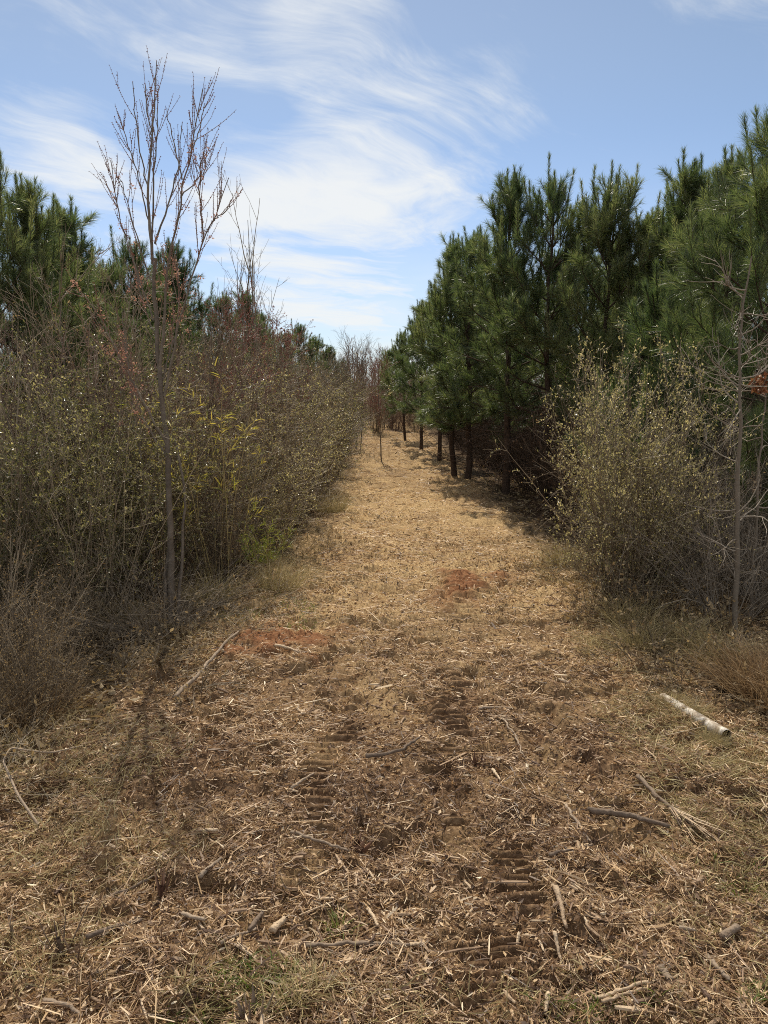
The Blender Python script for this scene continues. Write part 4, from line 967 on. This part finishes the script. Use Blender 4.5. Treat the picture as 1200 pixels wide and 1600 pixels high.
shrub(KG, -1.52, 4.72, .75, 'pale arching bare twigs across the foot of the maple', H=1.9, name='bare_shrub', group=None, wide=1.1)
for i, (px, py, h, w, lb) in enumerate([(300, 985, .26, 1.9, 'low dead tangle at the very foot of the maple'), (215, 1000, .24, 2.2, 'flat dead tangle in the shaded hollow below the dark cut stump'), (150, 1040, .26, 2.0, 'dull dead tangle beside the brown dry clump'),
                                    (255, 1050, .16, 2.4, 'thin dead tangle where the pale limb lies'), (90, 985, .34, 1.6, 'brownish dead tangle between the two brown dry clumps'), (400, 940, .2, 1.8, 'dead twigs tangled below the green cane'),
                                    (20, 1190, .22, 2.0, 'dead tangle under the looping dry vine'), (480, 860, .26, 1.7, 'dead twigs along the verge beyond the green cane'),
                                    (1060, 1030, .26, 1.9, 'dull dead tangle between the round privet and the pipe'), (1140, 1060, .24, 1.8, 'dark dead tangle above the pipe'), (1010, 960, .4, 1.5, 'brown dead tangle in the shade under the round privet'), (880, 900, .24, 1.6, 'dead twigs where the round privet hangs over the trail')]):
    x, y = g(px, py)
    shrub(KTANG[i % 2], x, y, h * .9 + .06, lb, H=.32, name='dead_tangle', cat='dead brush', group='low dead tangles on the verges', wide=w * .55)
# arching dry vine at the thicket edge
rng = np.random.default_rng(12); a = Acc()
vp = [(60, 1290, .0), (30, 1262, .05), (8, 1225, .1), (20, 1210, .12), (80, 1195, .06), (130, 1170, .02)]
q = np.array([(*g(px, py), h) for px, py, h in vp]); s = np.linspace(0, 1, len(q)); u = np.linspace(0, 1, 24)
q = np.stack([np.interp(u, s, q[:, k]) for k in range(3)], 1); q[:, 2] += h_low(q[:, 0], q[:, 1]) + .012; o = q[0].copy()
tubes(a, (q - o)[None], .0055, .003, 6, .85); vo = link('dry_vine', a.mesh('dry_vine', M['barkstick'])); vo.location = o
tag(vo, 'pale dry vine looping over the ground below the brown clump', 'vine')

# far wood behind everything: an uncountable mass of bare crowns
def far_wood():
    rng = np.random.default_rng(31); a = Acc(); n = 900
    x = rng.uniform(-30, 30, n); y = rng.uniform(42, 62, n)
    P = grow(rng, np.stack([x, y, 0 * x], 1), rng.normal(0, .07, (n, 3)) + [0, 0, 1], rng.uniform(2.2, 4.0, n), 7, .05)
    tubes(a, P, .05, .01, 4, .4)
    P2 = sprout(rng, P, n * 9, .25, 1, (20, 55), .5, 1.3, 4, .1, .05); tubes(a, P2, .018, .007, 3, .5)
    P3 = sprout(rng, P2, n * 16, .2, 1, (20, 55), .3, .7, 3, .1, .05); tubes(a, P3, .012, .006, 3, .55)
    tag(link('far_wood', a.mesh('far_wood', M['redtwig'])), 'hazy brown mass of bare woods beyond the end of the trail', 'woods', kind='stuff')
far_wood()

# ------------------------------------------------------------------ sky, sun, camera
SUN_EL, SUN_AZ = math.radians(51), math.radians(-10)       # azimuth from +Y towards +X
def world():
    w = bpy.data.worlds.new('World'); sc.world = w; w.use_nodes = True
    w.cycles.sampling_method = 'MANUAL'; w.cycles.sample_map_resolution = 256
    nt = w.node_tree; N = nt.nodes; Lk = nt.links
    bg = N['Background']; bg.inputs['Strength'].default_value = 0.15
    sky = N.new('ShaderNodeTexSky'); sky.sky_type = 'NISHITA'; sky.sun_disc = False
    sky.sun_elevation = SUN_EL; sky.sun_rotation = SUN_AZ; sky.air_density = 1.0; sky.dust_density = 0.2; sky.ozone_density = 1.3
    tc = N.new('ShaderNodeTexCoord'); d = tc.outputs['Generated']
    def math_(op, a, b=None, c=None, clamp=False):
        m = N.new('ShaderNodeMath'); m.operation = op; m.use_clamp = clamp
        for i, v in enumerate((a, b, c)):
            if v is None: continue
            if isinstance(v, (int, float)): m.inputs[i].default_value = v
            else: Lk.new(v, m.inputs[i])
        return m.outputs[0]
    sp = N.new('ShaderNodeSeparateXYZ'); Lk.new(d, sp.inputs[0])
    zz = math_('MAXIMUM', math_('ADD', sp.outputs[2], 0.12), 0.05)
    cx = math_('DIVIDE', sp.outputs[0], zz); cy = math_('DIVIDE', sp.outputs[1], zz)
    cb = N.new('ShaderNodeCombineXYZ'); Lk.new(cx, cb.inputs[0]); Lk.new(cy, cb.inputs[1])
    def warp(scale, amt, off):
        n = N.new('ShaderNodeTexNoise'); n.noise_dimensions = '2D'; n.inputs['Scale'].default_value = scale; n.inputs['Detail'].default_value = 2
        mp = N.new('ShaderNodeMapping'); mp.inputs['Location'].default_value = off; Lk.new(cb.outputs[0], mp.inputs[0]); Lk.new(mp.outputs[0], n.inputs['Vector'])
        s_ = N.new('ShaderNodeVectorMath'); s_.operation = 'SUBTRACT'; Lk.new(n.outputs['Color'], s_.inputs[0]); s_.inputs[1].default_value = (.5, .5, .5)
        m_ = N.new('ShaderNodeVectorMath'); m_.operation = 'MULTIPLY_ADD'; Lk.new(s_.outputs[0], m_.inputs[0]); m_.inputs[1].default_value = (amt, amt, 0); Lk.new(cb.outputs[0], m_.inputs[2])
        return m_.outputs[0]
    wv = warp(1.2, .62, (3, 7, 0))
    def noise(scale, det, rough, sc_, rot, dist=0.0, off=(0, 0, 0), vec=None):
        mr_ = N.new('ShaderNodeMapping'); mr_.inputs['Rotation'].default_value = (0, 0, rot); Lk.new(vec or wv, mr_.inputs[0])
        mp = N.new('ShaderNodeMapping'); mp.inputs['Scale'].default_value = sc_; mp.inputs['Location'].default_value = off; Lk.new(mr_.outputs[0], mp.inputs[0])
        n = N.new('ShaderNodeTexNoise'); n.noise_dimensions = '2D'; n.inputs['Scale'].default_value = scale; n.inputs['Detail'].default_value = det; n.inputs['Roughness'].default_value = rough; n.inputs['Distortion'].default_value = dist
        Lk.new(mp.outputs[0], n.inputs['Vector']); return n.outputs['Fac']
    wisp = noise(2.2, 7, .60, (.50, 1.0, 1), math.radians(-40), .12, (1.3, .4, 0))
    soft = noise(1.6, 3, .55, (.8, 1, 1), math.radians(20), .3, (4.2, 2.1, 0))
    fine = noise(9.0, 6, .68, (.30, 1.0, 1), math.radians(-48), .15)
    cover = None
    # px, py, angular radius (deg), weight : where cloud lies in this sky
    for (px, py, rad, wt) in [(540, 0, 3.2, 1.0), (500, 45, 2.6, .95), (455, 72, 1.8, .6), (390, 20, 3.0, .6), (330, 45, 3.0, .4), (400, 75, 2.2, .35), (250, 15, 3.4, .25), (270, 95, 2.6, .15),
                              (515, 140, 2.2, .9), (560, 135, 2.4, .95), (610, 150, 2.6, .7), (660, 125, 2.4, .5), (590, 185, 2.8, .85), (650, 190, 3, .75), (550, 215, 2.6, .85), (500, 240, 2.4, .95), (575, 240, 3.2, .85), (640, 235, 3, .6), (690, 205, 2.6, .45),
                              (480, 262, 2.4, .9), (600, 285, 3.2, 1.0), (660, 280, 3.2, .95), (720, 290, 3.2, .65), (530, 300, 3.2, .85), (450, 300, 3.2, .85), (400, 290, 3, .75), (360, 255, 2.6, .6), (340, 235, 2, .45), (480, 340, 3.4, .95), (560, 335, 3.2, .85), (410, 345, 3.2, .9), (640, 330, 3, .55), (350, 320, 3, .6),
                              (780, 85, 2.4, .6), (745, 105, 2, .4), (812, 140, 2, .5), (800, 110, 1.8, .35), (40, 215, 3, .4), (90, 235, 3, .5), (140, 258, 3, .55), (170, 290, 3, .55), (60, 270, 3.4, .35), (20, 320, 4, .3), (150, 340, 3.4, .55),
                              (590, 405, 2.4, .6), (640, 415, 2, .5), (510, 400, 2.6, .5), (430, 395, 3, .5), (440, 460, 3.6, .75), (500, 505, 3.4, .85), (570, 520, 3.4, .75), (420, 510, 4, .7), (620, 500, 3, .4), (340, 400, 4, .5)]:
        v = (800 - py) / F; vec = Vector(((px - 600) / F, CP + v * SP, -SP + v * CP)).normalized()
        dp = N.new('ShaderNodeVectorMath'); dp.operation = 'DOT_PRODUCT'; Lk.new(d, dp.inputs[0]); dp.inputs[1].default_value = vec
        mr = N.new('ShaderNodeMapRange'); mr.interpolation_type = 'SMOOTHSTEP'; Lk.new(dp.outputs['Value'], mr.inputs[0])
        mr.inputs[1].default_value = math.cos(math.radians(rad * 1.75)); mr.inputs[2].default_value = 1.0; mr.inputs[3].default_value = 0; mr.inputs[4].default_value = wt * (.54 if py < 370 else .72)
        cover = mr.outputs[0] if cover is None else math_('ADD', cover, math_('MULTIPLY', mr.outputs[0], math_('SUBTRACT', 1.0, cover, None, True)))
    # value = cover + texture, softened
    tex = math_('ADD', math_('MULTIPLY', math_('SUBTRACT', wisp, .5), 2.4), math_('ADD', math_('MULTIPLY', math_('SUBTRACT', soft, .5), .9), math_('MULTIPLY', math_('SUBTRACT', fine, .5), .7)))
    gen = N.new('ShaderNodeMapRange'); Lk.new(sp.outputs[1], gen.inputs[0])      # extra unseen cloud behind and overhead, added as fill light
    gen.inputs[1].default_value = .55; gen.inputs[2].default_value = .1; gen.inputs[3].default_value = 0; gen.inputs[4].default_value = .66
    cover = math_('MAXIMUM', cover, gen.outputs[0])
    val = math_('ADD', cover, tex)
    mr = N.new('ShaderNodeMapRange'); mr.interpolation_type = 'SMOOTHSTEP'; Lk.new(val, mr.inputs[0])
    mr.inputs[1].default_value = .16; mr.inputs[2].default_value = 1.45; mr.inputs[3].default_value = 0; mr.inputs[4].default_value = .92
    mask = mr.outputs[0]
    # milky band low over the horizon
    low = N.new('ShaderNodeMapRange'); low.interpolation_type = 'SMOOTHSTEP'; Lk.new(sp.outputs[2], low.inputs[0])
    low.inputs[1].default_value = .30; low.inputs[2].default_value = -.02; low.inputs[3].default_value = 0; low.inputs[4].default_value = .6
    mask = math_('MAXIMUM', mask, math_('MULTIPLY', low.outputs[0], math_('ADD', .5, soft)))
    # a grade of the clear sky towards the soft lavender blue of the afternoon
    gr = N.new('ShaderNodeMix'); gr.data_type = 'RGBA'; gr.blend_type = 'MULTIPLY'; gr.inputs[0].default_value = 1
    Lk.new(sky.outputs[0], gr.inputs[6]); 
    gm = N.new('ShaderNodeMapRange'); gm.interpolation_type = 'SMOOTHSTEP'; Lk.new(sp.outputs[2], gm.inputs[0]); gm.inputs[1].default_value = 0.0; gm.inputs[2].default_value = .42
    gc = N.new('ShaderNodeMix'); gc.data_type = 'RGBA'; Lk.new(gm.outputs[0], gc.inputs[0]); gc.inputs[6].default_value = (.47, .60, .82, 1); gc.inputs[7].default_value = (.84, .77, .71, 1)
    Lk.new(gc.outputs[2], gr.inputs[7])
    br = N.new('ShaderNodeMapRange'); Lk.new(sp.outputs[1], br.inputs[0])        # unseen rear clouds brightened to add fill light to the scene
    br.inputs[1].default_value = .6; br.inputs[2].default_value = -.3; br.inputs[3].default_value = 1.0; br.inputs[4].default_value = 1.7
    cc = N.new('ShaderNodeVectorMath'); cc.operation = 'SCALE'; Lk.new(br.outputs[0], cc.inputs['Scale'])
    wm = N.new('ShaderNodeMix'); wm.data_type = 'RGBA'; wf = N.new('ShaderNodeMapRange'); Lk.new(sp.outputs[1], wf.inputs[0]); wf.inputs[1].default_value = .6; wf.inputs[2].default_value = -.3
    Lk.new(wf.outputs[0], wm.inputs[0]); wm.inputs[6].default_value = (6.05, 6.15, 6.1, 1); wm.inputs[7].default_value = (6.6, 6.1, 5.4, 1); Lk.new(wm.outputs[2], cc.inputs[0])  # the added rear fill clouds also get a warmer tint
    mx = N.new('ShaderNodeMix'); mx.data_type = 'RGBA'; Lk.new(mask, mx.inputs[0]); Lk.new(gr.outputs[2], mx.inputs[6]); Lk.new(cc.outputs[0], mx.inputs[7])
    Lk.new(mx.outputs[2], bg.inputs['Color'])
world()

sl = bpy.data.lights.new('sun', 'SUN'); sl.energy = 5.0; sl.angle = math.radians(0.5); sl.color = (1.0, 0.91, 0.76)
so = link('sun', sl)
sd = Vector((math.sin(SUN_AZ) * math.cos(SUN_EL), math.cos(SUN_AZ) * math.cos(SUN_EL), math.sin(SUN_EL)))
so.rotation_euler = (-sd).to_track_quat('-Z', 'Y').to_euler(); so.location = sd * 30

cd = bpy.data.cameras.new('camera'); cam = link('camera', cd); cam.location = (0, 0, CAM_H)
cam.rotation_euler = (PI / 2 - PITCH, 0, 0)
cd.sensor_fit = 'VERTICAL'; cd.sensor_height = 36; cd.lens = 36 * F / 1600; cd.clip_start = .05; cd.clip_end = 3000
sc.camera = cam
sc.view_settings.view_transform = 'Standard'; sc.view_settings.look = 'None'; sc.view_settings.exposure = 0
sc.cycles.max_bounces = 4; sc.cycles.diffuse_bounces = 2; sc.cycles.transmission_bounces = 3; sc.cycles.glossy_bounces = 1; sc.cycles.transparent_max_bounces = 4
sc.cycles.caustics_reflective = False; sc.cycles.caustics_refractive = False
sc.cycles.sample_clamp_indirect = 4
sc.cycles.use_denoising = False
sc.cycles.pixel_filter_type = 'BLACKMAN_HARRIS'; sc.cycles.filter_width = 1.0
